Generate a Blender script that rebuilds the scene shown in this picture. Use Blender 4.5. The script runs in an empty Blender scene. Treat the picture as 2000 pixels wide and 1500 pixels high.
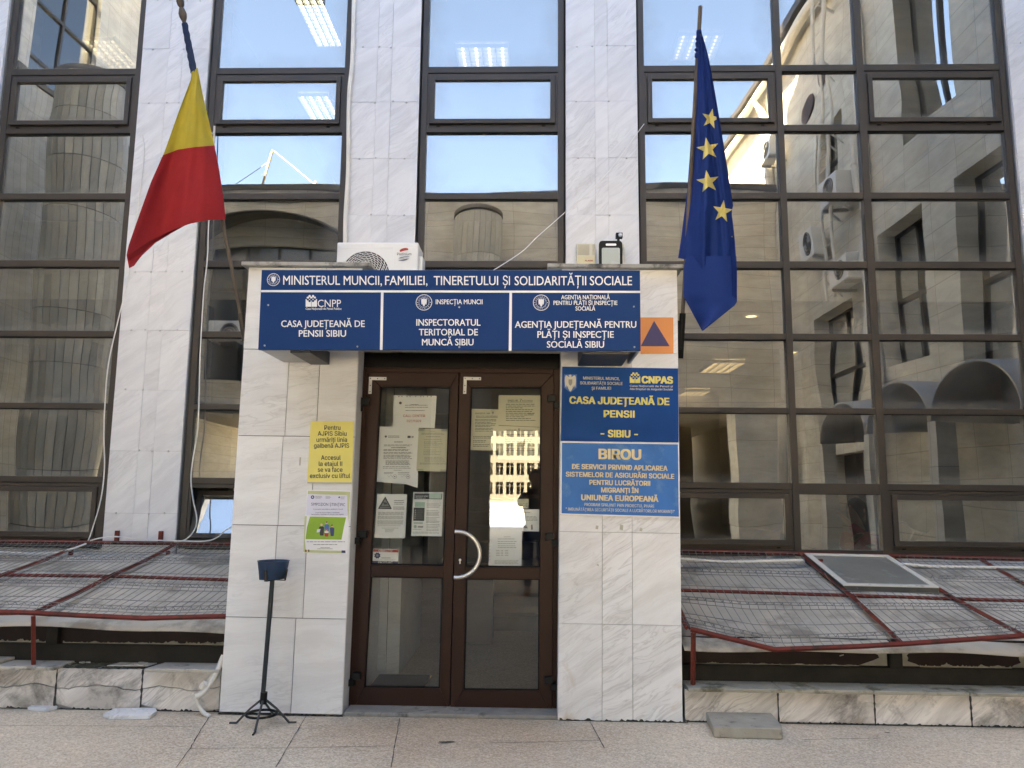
import bpy, bmesh, math, random
from mathutils import Vector, Matrix
random.seed(7)
S = bpy.context.scene
COL = S.collection
R = math.radians

# ------------------------------------------------------------------ camera, sky, sun, exposure
CAM = Vector((0.519, -5.189, 1.457)); FPX = 1500.0
YAW, PITCH, ROLL = -.0279, .1386, .0097
_cy, _sy, _cp, _sp, _cr, _sr = math.cos(YAW), math.sin(YAW), math.cos(PITCH), math.sin(PITCH), math.cos(ROLL), math.sin(ROLL)
FWD = Vector((_sy*_cp, _cy*_cp, _sp)); _rt = Vector((_cy, -_sy, 0)); _up = _rt.cross(FWD)
RGT = _rt*_cr + _up*_sr; UPV = -_rt*_sr + _up*_cr
cd = bpy.data.cameras.new('camera'); cam = bpy.data.objects.new('camera', cd); COL.objects.link(cam)
cd.sensor_width = 36; cd.lens = FPX/2000*36; cd.clip_start = .05; cd.clip_end = 2000
M = Matrix((RGT, UPV, -FWD)).transposed().to_4x4(); M.translation = CAM
cam.matrix_world = M; S.camera = cam

SUN_EL, SUN_AZ = R(50), R(-36)          # azimuth from +Y towards +X; the sun stands behind the office building
W = bpy.data.worlds.new('World'); S.world = W; W.use_nodes = True
nt = W.node_tree; nt.nodes.clear()
sky = nt.nodes.new('ShaderNodeTexSky'); sky.sky_type = 'NISHITA'; sky.sun_disc = False
sky.sun_elevation = SUN_EL; sky.sun_rotation = SUN_AZ
sky.air_density = .36; sky.dust_density = .5; sky.ozone_density = 1.0
bg = nt.nodes.new('ShaderNodeBackground'); bg.inputs[1].default_value = .05
wo = nt.nodes.new('ShaderNodeOutputWorld')
nt.links.new(sky.outputs[0], bg.inputs[0]); nt.links.new(bg.outputs[0], wo.inputs[0])
sl = bpy.data.lights.new('sun', 'SUN'); sl.energy = 5.0; sl.angle = R(.5); sl.color = (1, .93, .82)
so = bpy.data.objects.new('sun', sl); COL.objects.link(so)
sd = Vector((math.sin(SUN_AZ)*math.cos(SUN_EL), math.cos(SUN_AZ)*math.cos(SUN_EL), math.sin(SUN_EL)))
so.rotation_euler = sd.to_track_quat('Z', 'Y').to_euler(); so.location = (0, 30, 40)
S.view_settings.view_transform = 'Standard'; S.view_settings.look = 'None'
S.view_settings.exposure = 5.8; S.view_settings.gamma = 1
S.view_settings.use_white_balance = True
S.view_settings.white_balance_temperature = 8700; S.view_settings.white_balance_tint = 6
S.cycles.max_bounces = 10; S.cycles.glossy_bounces = 5; S.cycles.transparent_max_bounces = 24; S.cycles.diffuse_bounces = 4

# ------------------------------------------------------------------ helpers
def at(x, y, Y):
    "photo pixel (2000 px wide photograph) to the point on the vertical plane Y"
    d = FWD + RGT*((x-1000)/FPX) + UPV*((750-y)/FPX)
    return CAM + d*((Y-CAM.y)/d.y)
def atz(x, y, Z=0.):
    d = FWD + RGT*((x-1000)/FPX) + UPV*((750-y)/FPX)
    return CAM + d*((Z-CAM.z)/d.z)
ORG = {}
def empty(name, loc, label, cat, group=None):
    o = bpy.data.objects.new(name, None); COL.objects.link(o); o.location = loc; o.empty_display_size = .1
    o['label'] = label; o['category'] = cat; o['kind'] = 'thing'
    if group: o['group'] = group
    ORG[o.name] = Vector(loc); return o
def tag(o, label, cat, group=None):
    o['label'] = label; o['category'] = cat
    if 'kind' not in o: o['kind'] = 'thing'
    if group: o['group'] = group
    return o
def struct(o): o['kind'] = 'structure'; return o

class MB:
    def __init__(s, tf=None): s.v = []; s.f = []; s.m = []; s.tf = tf
    def add(s, vs, fs, mi=0):
        b = len(s.v)
        s.v += [tuple(s.tf(*p)) if s.tf else tuple(p) for p in vs]
        s.f += [tuple(i+b for i in f) for f in fs]; s.m += [mi]*len(fs); return s
    def box(s, x0, x1, y0, y1, z0, z1, mi=0):
        return s.add([(x0,y0,z0),(x1,y0,z0),(x1,y1,z0),(x0,y1,z0),(x0,y0,z1),(x1,y0,z1),(x1,y1,z1),(x0,y1,z1)],
              [(0,3,2,1),(4,5,6,7),(0,1,5,4),(1,2,6,5),(2,3,7,6),(3,0,4,7)], mi)
    def prism(s, pts, off, mi=0):
        "polygon pts extruded by vector off"
        n = len(pts); a = [Vector(p) for p in pts]; o = Vector(off)
        nrm = Vector((0,0,0))
        for i in range(n): nrm += a[i].cross(a[(i+1) % n])
        if nrm.dot(o) > 0: a.reverse()
        return s.add(a+[p+o for p in a], [tuple(range(n)), tuple(range(2*n-1, n-1, -1))] + [(i, i+n, (i+1) % n+n, (i+1) % n) for i in range(n)], mi)
    def ppx(s, pix, Y, th, mi=0):
        "pixel polygon on plane Y, th thick towards the building"
        return s.prism([at(x, y, Y) for x, y in pix], (0, th, 0), mi)
    def tube(s, pts, r, n=6, mi=0, cap=True):
        pts = [Vector(p) for p in pts]; L = len(pts); vs = []; fs = []
        rr = r if isinstance(r, (list, tuple)) else [r]*L
        prev = None
        for i, p in enumerate(pts):
            t = (pts[min(i+1, L-1)]-pts[max(i-1, 0)]).normalized()
            if prev is None:
                a = Vector((0,0,1)) if abs(t.z) < .9 else Vector((1,0,0))
                u = t.cross(a).normalized()
            else:
                u = (prev - t*prev.dot(t)).normalized()
            prev = u; w = t.cross(u)
            for k in range(n):
                q = 2*math.pi*k/n; vs.append(p+(u*math.cos(q)+w*math.sin(q))*rr[i])
        for i in range(L-1):
            for k in range(n):
                k2 = (k+1) % n; fs.append((i*n+k, i*n+k2, (i+1)*n+k2, (i+1)*n+k))
        if cap: fs += [tuple(range(n-1, -1, -1)), tuple((L-1)*n+k for k in range(n))]
        return s.add(vs, fs, mi)
    def lathe(s, prof, c, n=24, axis='Z', mi=0):
        vs = []; fs = []; c = Vector(c)
        for r, h in prof:
            for k in range(n):
                q = 2*math.pi*k/n; a, b = r*math.cos(q), r*math.sin(q)
                vs.append(c+(Vector((a,b,h)) if axis == 'Z' else Vector((a,-h,b)) if axis == 'Y' else Vector((h,a,b))))
        for i in range(len(prof)-1):
            for k in range(n):
                k2 = (k+1) % n; fs.append((i*n+k, i*n+k2, (i+1)*n+k2, (i+1)*n+k))
        fs += [tuple(range(n-1, -1, -1)), tuple((len(prof)-1)*n+k for k in range(n))]
        return s.add(vs, fs, mi)
    def grid(s, fn, nu, nv, mi=0, mfn=None):
        b = len(s.v); P = [fn(i/nu, j/nv) for j in range(nv+1) for i in range(nu+1)]
        s.v += [tuple(s.tf(*p)) if s.tf else tuple(p) for p in P]
        for j in range(nv):
            for i in range(nu):
                q = b+j*(nu+1)+i; s.f.append((q, q+1, q+nu+2, q+nu+1)); s.m.append(mfn((i+.5)/nu, (j+.5)/nv) if mfn else mi)
        return s
    def disc(s, c, r, n=20, mi=0, th=.002, rz=None):
        c = Vector(c); rz = rz or r
        return s.prism([c+Vector((r*math.cos(2*math.pi*k/n), 0, rz*math.sin(2*math.pi*k/n))) for k in range(n)], (0, th, 0), mi)
    def ring(s, c, r0, r1, n=32, mi=0, th=.002):
        c = Vector(c); vs = []; fs = []
        for k in range(n):
            q = 2*math.pi*k/n; e = Vector((math.cos(q), 0, math.sin(q)))
            vs += [c+e*r0, c+e*r1, c+e*r1+Vector((0,th,0)), c+e*r0+Vector((0,th,0))]
        for k in range(n):
            a = 4*k; b = 4*((k+1) % n)
            fs += [(a, a+1, b+1, b), (a+1, a+2, b+2, b+1), (a+3, a, b, b+3)]
        return s.add(vs, fs, mi)
    def build(s, name, mats, parent=None, smooth=False, bevel=0, loc=None, angle=35):
        if not isinstance(mats, (list, tuple)): mats = [mats]
        top = parent
        while top is not None and top.parent is not None: top = top.parent
        if loc is None and top is not None: org = ORG[top.name]
        else: org = Vector(loc) if loc is not None else (Vector(s.v[0]) if s.v else Vector())
        me = bpy.data.meshes.new(name)
        me.from_pydata([tuple(Vector(p)-org) for p in s.v], [], s.f)
        for m in mats: me.materials.append(m)
        me.polygons.foreach_set('material_index', s.m)
        if smooth: me.polygons.foreach_set('use_smooth', [True]*len(s.f))
        me.update()
        o = bpy.data.objects.new(name, me); COL.objects.link(o)
        if parent is None: o.location = org; ORG[o.name] = org
        else: o.parent = parent
        if smooth:
            try: me.set_sharp_from_angle(angle=R(angle))
            except Exception: pass
        if bevel:
            b = o.modifiers.new('bevel', 'BEVEL'); b.width = bevel; b.segments = 2; b.limit_method = 'ANGLE'; b.angle_limit = R(40)
        return o
def copy_tree(o, parent=None):
    c = o.copy(); COL.objects.link(c)
    if parent: c.parent = parent
    for ch in o.children: copy_tree(ch, c)
    return c

# ------------------------------------------------------------------ materials
def newmat(name):
    m = bpy.data.materials.new(name); m.use_nodes = True; t = m.node_tree
    return m, t, t.nodes['Principled BSDF']
def N(t, kind, **kw):
    n = t.nodes.new(kind)
    for k, v in kw.items():
        if k.startswith('i_'):
            key = k[2:]; key = int(key) if key.isdigit() else key.replace('_', ' ')
            n.inputs[key].default_value = v
        else: setattr(n, k, v)
    return n
def mixc(t, fac, a, b, mode='MIX'):
    n = t.nodes.new('ShaderNodeMix'); n.data_type = 'RGBA'; n.blend_type = mode
    for idx, v in ((0, fac), (6, a), (7, b)):
        if hasattr(v, 'links'): t.links.new(v, n.inputs[idx])
        elif idx == 0: n.inputs[0].default_value = v
        else: n.inputs[idx].default_value = (*v, 1)
    return n.outputs[2]
def ramp(t, src, stops):
    n = t.nodes.new('ShaderNodeValToRGB'); e = n.color_ramp.elements
    while len(e) < len(stops): e.new(.5)
    for el, (p, c) in zip(e, stops):
        el.position = p; el.color = (c, c, c, 1) if isinstance(c, (int, float)) else (*c, 1)
    t.links.new(src, n.inputs[0]); return n.outputs[0]
def math_(t, op, a, b=None, c=None):
    n = t.nodes.new('ShaderNodeMath'); n.operation = op
    for i, v in enumerate((a, b, c)):
        if v is None: continue
        if hasattr(v, 'links'): t.links.new(v, n.inputs[i])
        else: n.inputs[i].default_value = v
    return n.outputs[0]
def pos(t): return t.nodes.new('ShaderNodeNewGeometry').outputs['Position']
def bump(t, b, h, st=.3, dist=.01):
    n = t.nodes.new('ShaderNodeBump'); n.inputs['Strength'].default_value = st; n.inputs['Distance'].default_value = dist
    t.links.new(h, n.inputs['Height']); t.links.new(n.outputs[0], b.inputs['Normal'])
def noise(t, vec, scale, detail=4, rough=.55, dist=0, out=0):
    n = N(t, 'ShaderNodeTexNoise'); n.inputs['Scale'].default_value = scale; n.inputs['Detail'].default_value = detail
    n.inputs['Roughness'].default_value = rough; n.inputs['Distortion'].default_value = dist
    if vec is not None: t.links.new(vec, n.inputs['Vector'])
    return n.outputs[out]
def plain(name, col, rough=.5, metal=0, var=.12, scale=6, bmp=0, spec=.5, dirt=None, coat=0):
    m, t, b = newmat(name); p = pos(t)
    f = noise(t, p, scale, 5)
    c = mixc(t, f, [x*(1-var*1.6) for x in col], [min(1, x*(1+var*1.6)) for x in col])
    if dirt:
        dm = ramp(t, noise(t, p, dirt[1], 7, .65), [(dirt[2], 0), (dirt[2]+.12, 1)])
        c = mixc(t, dm, c, dirt[0])
    t.links.new(c, b.inputs['Base Color']); b.inputs['Metallic'].default_value = metal
    b.inputs['Specular IOR Level'].default_value = spec; b.inputs['Coat Weight'].default_value = coat
    r = math_(t, 'MULTIPLY_ADD', noise(t, p, scale*3, 3), .16, rough-.08); t.links.new(r, b.inputs['Roughness'])
    if bmp: bump(t, b, noise(t, p, scale*8, 6, .6), bmp, .004)
    return m
def marble(name, base, vein, ang=35, tone=.05, vamt=.55, thin=.5, rough=.42, stain=None, stain_at=.62, rust=None, sc=1.0, along=.9, across=6.0, island=1):
    m, t, b = newmat(name); g = t.nodes.new('ShaderNodeNewGeometry')
    isl = g.outputs['Random Per Island']
    off = N(t, 'ShaderNodeCombineXYZ')
    t.links.new(math_(t, 'MULTIPLY', isl, 13.7*island), off.inputs[0]); t.links.new(math_(t, 'MULTIPLY', isl, 31.1*island), off.inputs[1]); t.links.new(math_(t, 'MULTIPLY', isl, 7.9*island), off.inputs[2])
    va = N(t, 'ShaderNodeVectorMath', operation='ADD'); t.links.new(g.outputs['Position'], va.inputs[0]); t.links.new(off.outputs[0], va.inputs[1])
    # warp, then stretch along the vein direction
    wn = noise(t, va.outputs[0], 1.6, 3, .5, 0, 1)
    ws = N(t, 'ShaderNodeVectorMath', operation='SCALE'); t.links.new(wn, ws.inputs[0]); ws.inputs['Scale'].default_value = .22
    wa = N(t, 'ShaderNodeVectorMath', operation='ADD'); t.links.new(va.outputs[0], wa.inputs[0]); t.links.new(ws.outputs[0], wa.inputs[1])
    mp = N(t, 'ShaderNodeMapping', vector_type='TEXTURE'); t.links.new(wa.outputs[0], mp.inputs['Vector'])
    mp.inputs['Rotation'].default_value = (0, -R(ang), 0); mp.inputs['Scale'].default_value = (1/along/sc, 1/2.0/sc, 1/across/sc)
    n1 = noise(t, mp.outputs[0], 1.5, 9, .62, .5)
    n2 = noise(t, mp.outputs[0], 3.1, 6, .55, .9)
    n3 = noise(t, va.outputs[0], 1.1, 3, .5)
    f1 = ramp(t, n1, [(.38, 1), (.52, .35), (.62, 0)])
    ridge = math_(t, 'ABSOLUTE', math_(t, 'SUBTRACT', n2, .5))
    f2 = ramp(t, ridge, [(0, 1), (.02, .45), (.055, 0)])
    gate = ramp(t, n3, [(.42, 0), (.6, 1)])
    c = mixc(t, math_(t, 'MULTIPLY', f1, vamt), base, vein)
    c = mixc(t, math_(t, 'MULTIPLY', math_(t, 'MULTIPLY', f2, gate), thin), c, [x*.62 for x in vein])
    fine = noise(t, mp.outputs[0], 16, 5, .7)
    c = mixc(t, .35, c, mixc(t, fine, (.82,.82,.82), (1.12,1.12,1.12)), 'MULTIPLY')
    tn = math_(t, 'MULTIPLY_ADD', isl, tone*2, 1-tone)
    cc = N(t, 'ShaderNodeCombineXYZ')
    for i in range(3): t.links.new(tn, cc.inputs[i])
    c = mixc(t, 1.0, c, cc.outputs[0], 'MULTIPLY')
    if stain:
        sn = noise(t, g.outputs['Position'], 3.3, 8, .68, .4)
        c = mixc(t, math_(t, 'MULTIPLY', ramp(t, sn, [(stain_at, 0), (stain_at+.14, 1)]), .8), c, stain)
    if rust:
        sn = noise(t, g.outputs['Position'], 2.1, 6, .6, .8)
        c = mixc(t, math_(t, 'MULTIPLY', ramp(t, sn, [(.66, 0), (.76, 1)]), .55), c, rust)
    t.links.new(c, b.inputs['Base Color'])
    t.links.new(math_(t, 'MULTIPLY_ADD', n1, .25, rough-.1), b.inputs['Roughness'])
    b.inputs['Specular IOR Level'].default_value = .35
    bump(t, b, noise(t, g.outputs['Position'], 60, 4), .05, .002)
    return m
def tiles(name, c1, c2, mortar, bw, bh, axis='XZ', off=0., rough=.6, ms=.006, vein=True):
    m, t, b = newmat(name); p = pos(t); sx = N(t, 'ShaderNodeSeparateXYZ'); t.links.new(p, sx.inputs[0])
    cb = N(t, 'ShaderNodeCombineXYZ'); t.links.new(sx.outputs['XYZ'.index(axis[0])], cb.inputs[0]); t.links.new(sx.outputs['XYZ'.index(axis[1])], cb.inputs[1])
    br = N(t, 'ShaderNodeTexBrick'); t.links.new(cb.outputs[0], br.inputs['Vector'])
    br.offset = off; br.inputs['Color1'].default_value = (*c1, 1); br.inputs['Color2'].default_value = (*c2, 1); br.inputs['Mortar'].default_value = (*mortar, 1)
    br.inputs['Scale'].default_value = 1; br.inputs['Mortar Size'].default_value = ms; br.inputs['Brick Width'].default_value = bw; br.inputs['Row Height'].default_value = bh
    c = br.outputs['Color']
    mp = N(t, 'ShaderNodeMapping'); t.links.new(p, mp.inputs['Vector']); mp.inputs['Rotation'].default_value = (.5, .6, .3); mp.inputs['Scale'].default_value = (1, 1, 4)
    f = ramp(t, noise(t, mp.outputs[0], 1.4, 8, .65, .6), [(.35, .72), (.6, 1.05)])
    c = mixc(t, .9, c, f, 'MULTIPLY')
    st = ramp(t, noise(t, p, .5, 6, .6), [(.55, 0), (.75, 1)])
    c = mixc(t, math_(t, 'MULTIPLY', st, .45), c, [x*.45 for x in c1])
    t.links.new(c, b.inputs['Base Color']); b.inputs['Roughness'].default_value = rough
    return m
def glass(name, refl, tint, rcol, dust=.0, wave=.0):
    m, t, b = newmat(name); t.nodes.remove(b); out = t.nodes['Material Output']
    tr = N(t, 'ShaderNodeBsdfTransparent'); tr.inputs[0].default_value = (*tint, 1)
    gl = N(t, 'ShaderNodeBsdfGlossy'); gl.inputs['Color'].default_value = (*rcol, 1); gl.inputs['Roughness'].default_value = 0
    if wave:
        bn = N(t, 'ShaderNodeBump'); bn.inputs['Strength'].default_value = 1; bn.inputs['Distance'].default_value = wave
        t.links.new(noise(t, pos(t), 1.7, 2, .4), bn.inputs['Height']); t.links.new(bn.outputs[0], gl.inputs['Normal'])
    fr = N(t, 'ShaderNodeLayerWeight'); fr.inputs['Blend'].default_value = .18
    fac = math_(t, 'MULTIPLY_ADD', fr.outputs['Fresnel'], 1-refl, refl)
    mx = N(t, 'ShaderNodeMixShader'); t.links.new(fac, mx.inputs[0]); t.links.new(tr.outputs[0], mx.inputs[1]); t.links.new(gl.outputs[0], mx.inputs[2])
    last = mx.outputs[0]
    if dust:
        tc = N(t, 'ShaderNodeTexCoord'); sx = N(t, 'ShaderNodeSeparateXYZ'); t.links.new(tc.outputs['Generated'], sx.inputs[0])
        ex = math_(t, 'ABSOLUTE', math_(t, 'SUBTRACT', sx.outputs[0], .5)); ez = math_(t, 'ABSOLUTE', math_(t, 'SUBTRACT', sx.outputs[2], .5))
        e = math_(t, 'MAXIMUM', ex, ez)
        nz = noise(t, pos(t), 5, 6, .65)
        e2 = math_(t, 'MULTIPLY_ADD', nz, .22, math_(t, 'SUBTRACT', e, .11))
        msk = ramp(t, e2, [(.34, 0), (.56, 1)])
        sm = ramp(t, noise(t, pos(t), 1.3, 5, .6), [(.5, 0), (.8, .35)])
        df = N(t, 'ShaderNodeBsdfDiffuse'); df.inputs[0].default_value = (.33, .32, .30, 1)
        m2 = N(t, 'ShaderNodeMixShader'); t.links.new(math_(t, 'MULTIPLY', math_(t, 'ADD', msk, sm), dust), m2.inputs[0])
        t.links.new(last, m2.inputs[1]); t.links.new(df.outputs[0], m2.inputs[2]); last = m2.outputs[0]
    t.links.new(last, out.inputs[0]); return m
def emit(name, col, st):
    m, t, b = newmat(name); b.inputs['Base Color'].default_value = (*col, 1); b.inputs['Emission Color'].default_value = (*col, 1); b.inputs['Emission Strength'].default_value = st
    return m

MT = {}
MT['pier'] = marble('pier_marble', (.70,.695,.70), (.53,.525,.535), 38, .035, .55, .30)
MT['porch'] = marble('porch_marble', (.77,.775,.785), (.54,.525,.515), 30, .035, .45, .42, stain=(.30,.27,.235), stain_at=.66, rust=(.42,.27,.12))
MT['porchgrey'] = marble('porch_marble_grey', (.745,.75,.755), (.56,.55,.545), 8, .035, .42, .35, stain=(.32,.29,.255), stain_at=.68)
MT['plinth'] = marble('plinth_marble', (.80,.75,.70), (.42,.38,.34), 40, .12, .7, .7, stain=(.12,.105,.088), stain_at=.53, rust=(.34,.24,.13))
MT['coping'] = plain('coping_stone', (.37,.34,.27), .75, 0, .25, 5, .4, spec=.2, dirt=((.12,.11,.075), 5, .5))
MT['copingpale'] = plain('pale_coping_stone', (.47,.43,.37), .7, 0, .2, 5, .4, dirt=((.16,.14,.11), 6, .55))
MT['groutdark'] = plain('dark_grout', (.07,.062,.055), .95, 0, .4, 9)
MT['capstone'] = plain('weathered_capstone', (.33,.32,.295), .75, 0, .3, 7, .3, spec=.2, dirt=((.10,.095,.085), 6, .52))
MT['joint'] = plain('paving_joint', (.13,.11,.09), .95, 0, .3, 12)
MT['pin'] = plain('fixing_pin', (.50,.49,.46), .6, 0, .2, 9)
MT['dull'] = plain('dull_taupe', (.10,.09,.078), .9, 0, .2, 2)
MT['grout'] = plain('grout', (.30,.29,.28), .9, 0, .2, 9)
MT['grime'] = plain('grime', (.055,.05,.045), .95, 0, .3, 12)
MT['bronze'] = plain('bronze_aluminium', (.052,.042,.034), .45, 0, .10, 3, 0, spec=.3)
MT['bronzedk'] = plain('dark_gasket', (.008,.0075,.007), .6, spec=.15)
MT['doorbrown'] = plain('brown_door_paint', (.034,.013,.008), .42, 0, .12, 4, .05, spec=.18)
MT['doordark'] = plain('dark_door_head', (.008,.006,.0055), .45, 0, .1, 4, spec=.15)
MT['black'] = plain('black_plastic', (.008,.008,.008), .45, spec=.2)
MT['steel'] = plain('brushed_steel', (.62,.60,.57), .36, 1, .06, 20)
MT['galv'] = plain('galvanised_steel', (.42,.42,.42), .45, .8, .15, 12)
MT['wire'] = plain('mesh_wire', (.16,.15,.135), .6, 0, .25, 9)
MT['redsteel'] = plain('red_oxide_paint', (.155,.030,.020), .65, 0, .3, 9, .15, spec=.2, dirt=((.060,.026,.016), 7, .52))
MT['sheet'] = plain('grey_plastic_sheet', (.47,.425,.36), .6, 0, .24, 3, .1, spec=.15, dirt=((.26,.23,.19), 2.2, .5))
MT['panelbrown'] = plain('brown_panel', (.026,.015,.012), .5, 0, .25, 5, .1, spec=.15, dirt=((.16,.14,.11), 16, .70))
MT['darkframe'] = plain('weathered_frame', (.030,.026,.021), .65, 0, .3, 8, .2, spec=.15)
MT['mortar'] = plain('flaking_mortar', (.30,.28,.23), .95, 0, .3, 14, .6)
MT['moss'] = plain('mossy_mortar', (.075,.072,.045), .95, 0, .5, 16, 1)
MT['white'] = plain('white_enamel', (.74,.74,.72), .4, 0, .03, 3)
MT['offwhite'] = plain('cream_plastic', (.60,.565,.45), .5, 0, .06, 5)
MT['pvc'] = plain('white_pvc', (.68,.65,.59), .45, 0, .10, 6)
MT['cable'] = plain('white_cable', (.66,.64,.60), .5, 0, .06, 6)
MT['signblue'] = plain('sign_blue', (.010,.044,.150), .5, 0, .06, 2, spec=.08)
MT['signwhite'] = plain('sign_white', (.76,.77,.79), .4, 0, .02, 2)
MT['plaqueblue'] = plain('plaque_blue', (.004,.058,.235), .5, 0, .22, 2.5, spec=.10)
MT['plaquelight'] = plain('plaque_light_blue', (.040,.165,.44), .5, 0, .22, 4, spec=.15, dirt=((.11,.25,.46), 5, .56))
MT['yellowtext'] = plain('yellow_print', (.66,.60,.17), .45, 0, .08, 9)
MT['sandtext'] = plain('sand_print', (.64,.54,.30), .45, 0, .06, 9)
MT['paletext'] = plain('pale_print', (.55,.56,.50), .45, 0, .06, 9)
MT['orange'] = plain('orange_print', (.72,.26,.075), .45, 0, .05, 4)
MT['navytri'] = plain('navy_print', (.035,.025,.13), .4, 0, .08, 4)
MT['yellow'] = plain('yellow_plate', (.74,.65,.17), .45, 0, .10, 3)
MT['ink'] = plain('black_ink', (.02,.02,.022), .5)
MT['greyink'] = plain('grey_ink', (.25,.25,.25), .6)
MT['darkgrey'] = plain('dark_grey_print', (.07,.075,.08), .6)
MT['redink'] = plain('red_ink', (.42,.035,.03), .5)
MT['paper'] = plain('white_paper', (.80,.80,.81), .7, 0, .03, 5)
MT['oldpaper'] = plain('yellowed_paper', (.60,.58,.45), .7, 0, .05, 5)
MT['sleeve'] = plain('plastic_sleeve_paper', (.66,.68,.74), .2, 0, .04, 5)
MT['tape'] = plain('adhesive_tape', (.42,.41,.34), .4)
MT['mint'] = plain('mint_print', (.38,.52,.46), .6)
MT['lavender'] = plain('pale_lavender_print', (.68,.68,.80), .5, 0, .02, 3)
MT['green'] = plain('green_print', (.24,.42,.03), .5, 0, .10, 12)
MT['olive'] = plain('olive_print', (.50,.54,.28), .5, 0, .10, 6)
MT['navy'] = plain('navy_print_dark', (.02,.035,.13), .5)
MT['bluedeep'] = plain('blue_print', (.03,.12,.40), .5)
MT['skinprint'] = plain('peach_print', (.70,.42,.30), .5)
MT['flagblue'] = plain('blue_flag_cloth', (.007,.028,.145), .75, 0, .12, 9, .15, spec=.15)
MT['wrapblue'] = plain('faded_blue_cloth', (.006,.024,.075), .8, 0, .2, 12, .3)
MT['flagyellow'] = plain('yellow_flag_cloth', (.42,.335,.035), .78, 0, .08, 9, .15)
MT['flagred'] = plain('red_flag_cloth', (.30,.019,.025), .78, 0, .08, 9, .15, spec=.2)
MT['staryellow'] = plain('star_print', (.56,.47,.16), .75, 0, .08, 12, .1)
MT['wood'] = plain('weathered_pole', (.10,.075,.055), .65, 0, .25, 14, .2)
MT['glasswin'] = glass('window_glass', .36, (.48,.465,.42), (.90,.90,.86), dust=.30)
MT['glassdoor'] = glass('door_glass', .08, (.86,.88,.85), (1,1,1), dust=.05, wave=.0)
MT['glassin'] = glass('inner_glass', .1, (.7,.72,.7), (1,1,1))
MT['plaster'] = plain('interior_plaster', (.42,.39,.33), .9, 0, .05, 2)
MT['ceil'] = plain('interior_ceiling', (.55,.53,.48), .9, 0, .03, 2)
MT['intdark'] = plain('interior_dark', (.05,.045,.04), .8, 0, .1, 2)
MT['tube'] = emit('fluorescent_tube', (.93, 1, .95), .11)
MT['dimtube'] = emit('dim_tube', (1, .95, .85), .030)
MT['warm'] = emit('warm_lamp', (1, .80, .50), .11)
MT['sill'] = plain('door_sill_concrete', (.27,.25,.225), .85, 0, .3, 10, .5, dirt=((.09,.08,.07), 8, .55))
MT['concrete'] = plain('mossy_concrete', (.34,.315,.265), .9, 0, .22, 9, .8, dirt=((.14,.13,.10), 13, .58))

# ------------------------------------------------------------------ lettering
_tc = bpy.data.curves.new('t', 'FONT')
FONTS = {'h': _tc.font, 'g': _tc.font}      # h: Blender's default face, g: its upright grotesque interface face
try: FONTS['g'] = bpy.data.fonts.load(bpy.utils.system_resource('DATAFILES', path='fonts')+'/Inter.woff2')
except Exception: pass
_to = bpy.data.objects.new('t', _tc); COL.objects.link(_to)
FACE = ['g']
def text_mesh(body, bold=0., spacing=1.):
    if FACE[0] == 'g': body = body.replace('I', '\u0399').replace('Î', '\u0399\u0302' if False else 'Î')
    if FONTS[FACE[0]] is not None: _tc.font = FONTS[FACE[0]]
    _tc.body = body; _tc.offset = bold; _tc.size = 1; _tc.space_character = spacing; _tc.resolution_u = 3; _tc.fill_mode = 'FRONT'; _tc.extrude = 0
    bpy.context.view_layer.update()
    ev = _to.evaluated_get(bpy.context.evaluated_depsgraph_get()); me = ev.to_mesh()
    v = [(p.co.x, p.co.y) for p in me.vertices]; f = [tuple(p.vertices) for p in me.polygons]
    ev.to_mesh_clear(); return v, f
CAPS = {}
for _k in 'hg': FACE[0] = _k; CAPS[_k] = max(y for x, y in text_mesh('H')[0])
def lett(mb, body, x0, x1, y0, cap, Y, mi=0, y1=None, bold=0., spacing=1., yfix=None):
    "one line of lettering: photo pixels, left and right end, baseline at both ends, capital height"
    v, f = text_mesh(body, 0, spacing); CAPH = CAPS[FACE[0]]
    if not v: return
    lo = min(x for x, y in v); hi = max(x for x, y in v); y1 = y0 if y1 is None else y1
    a = at(x0, y0, Y); b = at(x1, y1, Y); h = (at((x0+x1)/2, (y0+y1)/2, Y)-at((x0+x1)/2, (y0+y1)/2-cap, Y)).length
    up = (at((x0+x1)/2, (y0+y1)/2-cap, Y)-at((x0+x1)/2, (y0+y1)/2, Y)).normalized()*h/CAPH
    px_ = (b-a).normalized()*(h/CAPH)
    w_ = (b-a)*(1-2*bold*(h/CAPH)/max((b-a).length, 1e-6))
    # heavier weights: the outline is laid down again, shifted by a hair, each copy a little prouder
    for k, (sx, sy) in enumerate(((0,0),) if bold <= 0 else ((-1,0),(1,0),(0,.55),(0,-.55),(-.7,.4),(.7,-.4)) if bold < .02 else ((-1,0),(1,0),(-.5,.5),(.5,.5),(-.5,-.5),(.5,-.5),(-1,.5),(1,.5),(-1,-.5),(1,-.5),(0,0))):
        mb.add([a+px_*bold*(1+sx)+w_*((x-lo)/(hi-lo))+up*(y+bold*sy)+Vector((0,-.00006*k,0)) for x, y in v], f, mi)
def letters_on_arc(mb, body, c, r, a0, a1, size, Y, mi=0, inner=False):
    n = len(body); CAPH = CAPS[FACE[0]]
    for i, ch in enumerate(body):
        if ch == ' ': continue
        q = R(a0+(a1-a0)*(i+.5)/n); v, f = text_mesh(ch)
        w = max(x for x, y in v)+min(x for x, y in v); rad = Vector((math.cos(q), 0, math.sin(q))); tan = Vector((math.sin(q), 0, -math.cos(q)))
        if inner: rad, tan = -rad, -tan
        o = Vector((c.x, Y, c.z))+Vector((math.cos(q), 0, math.sin(q)))*r
        mb.add([o+tan*((x-w/2)*size)+rad*((y-CAPH/2)*size) for x, y in v], f, mi)
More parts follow.
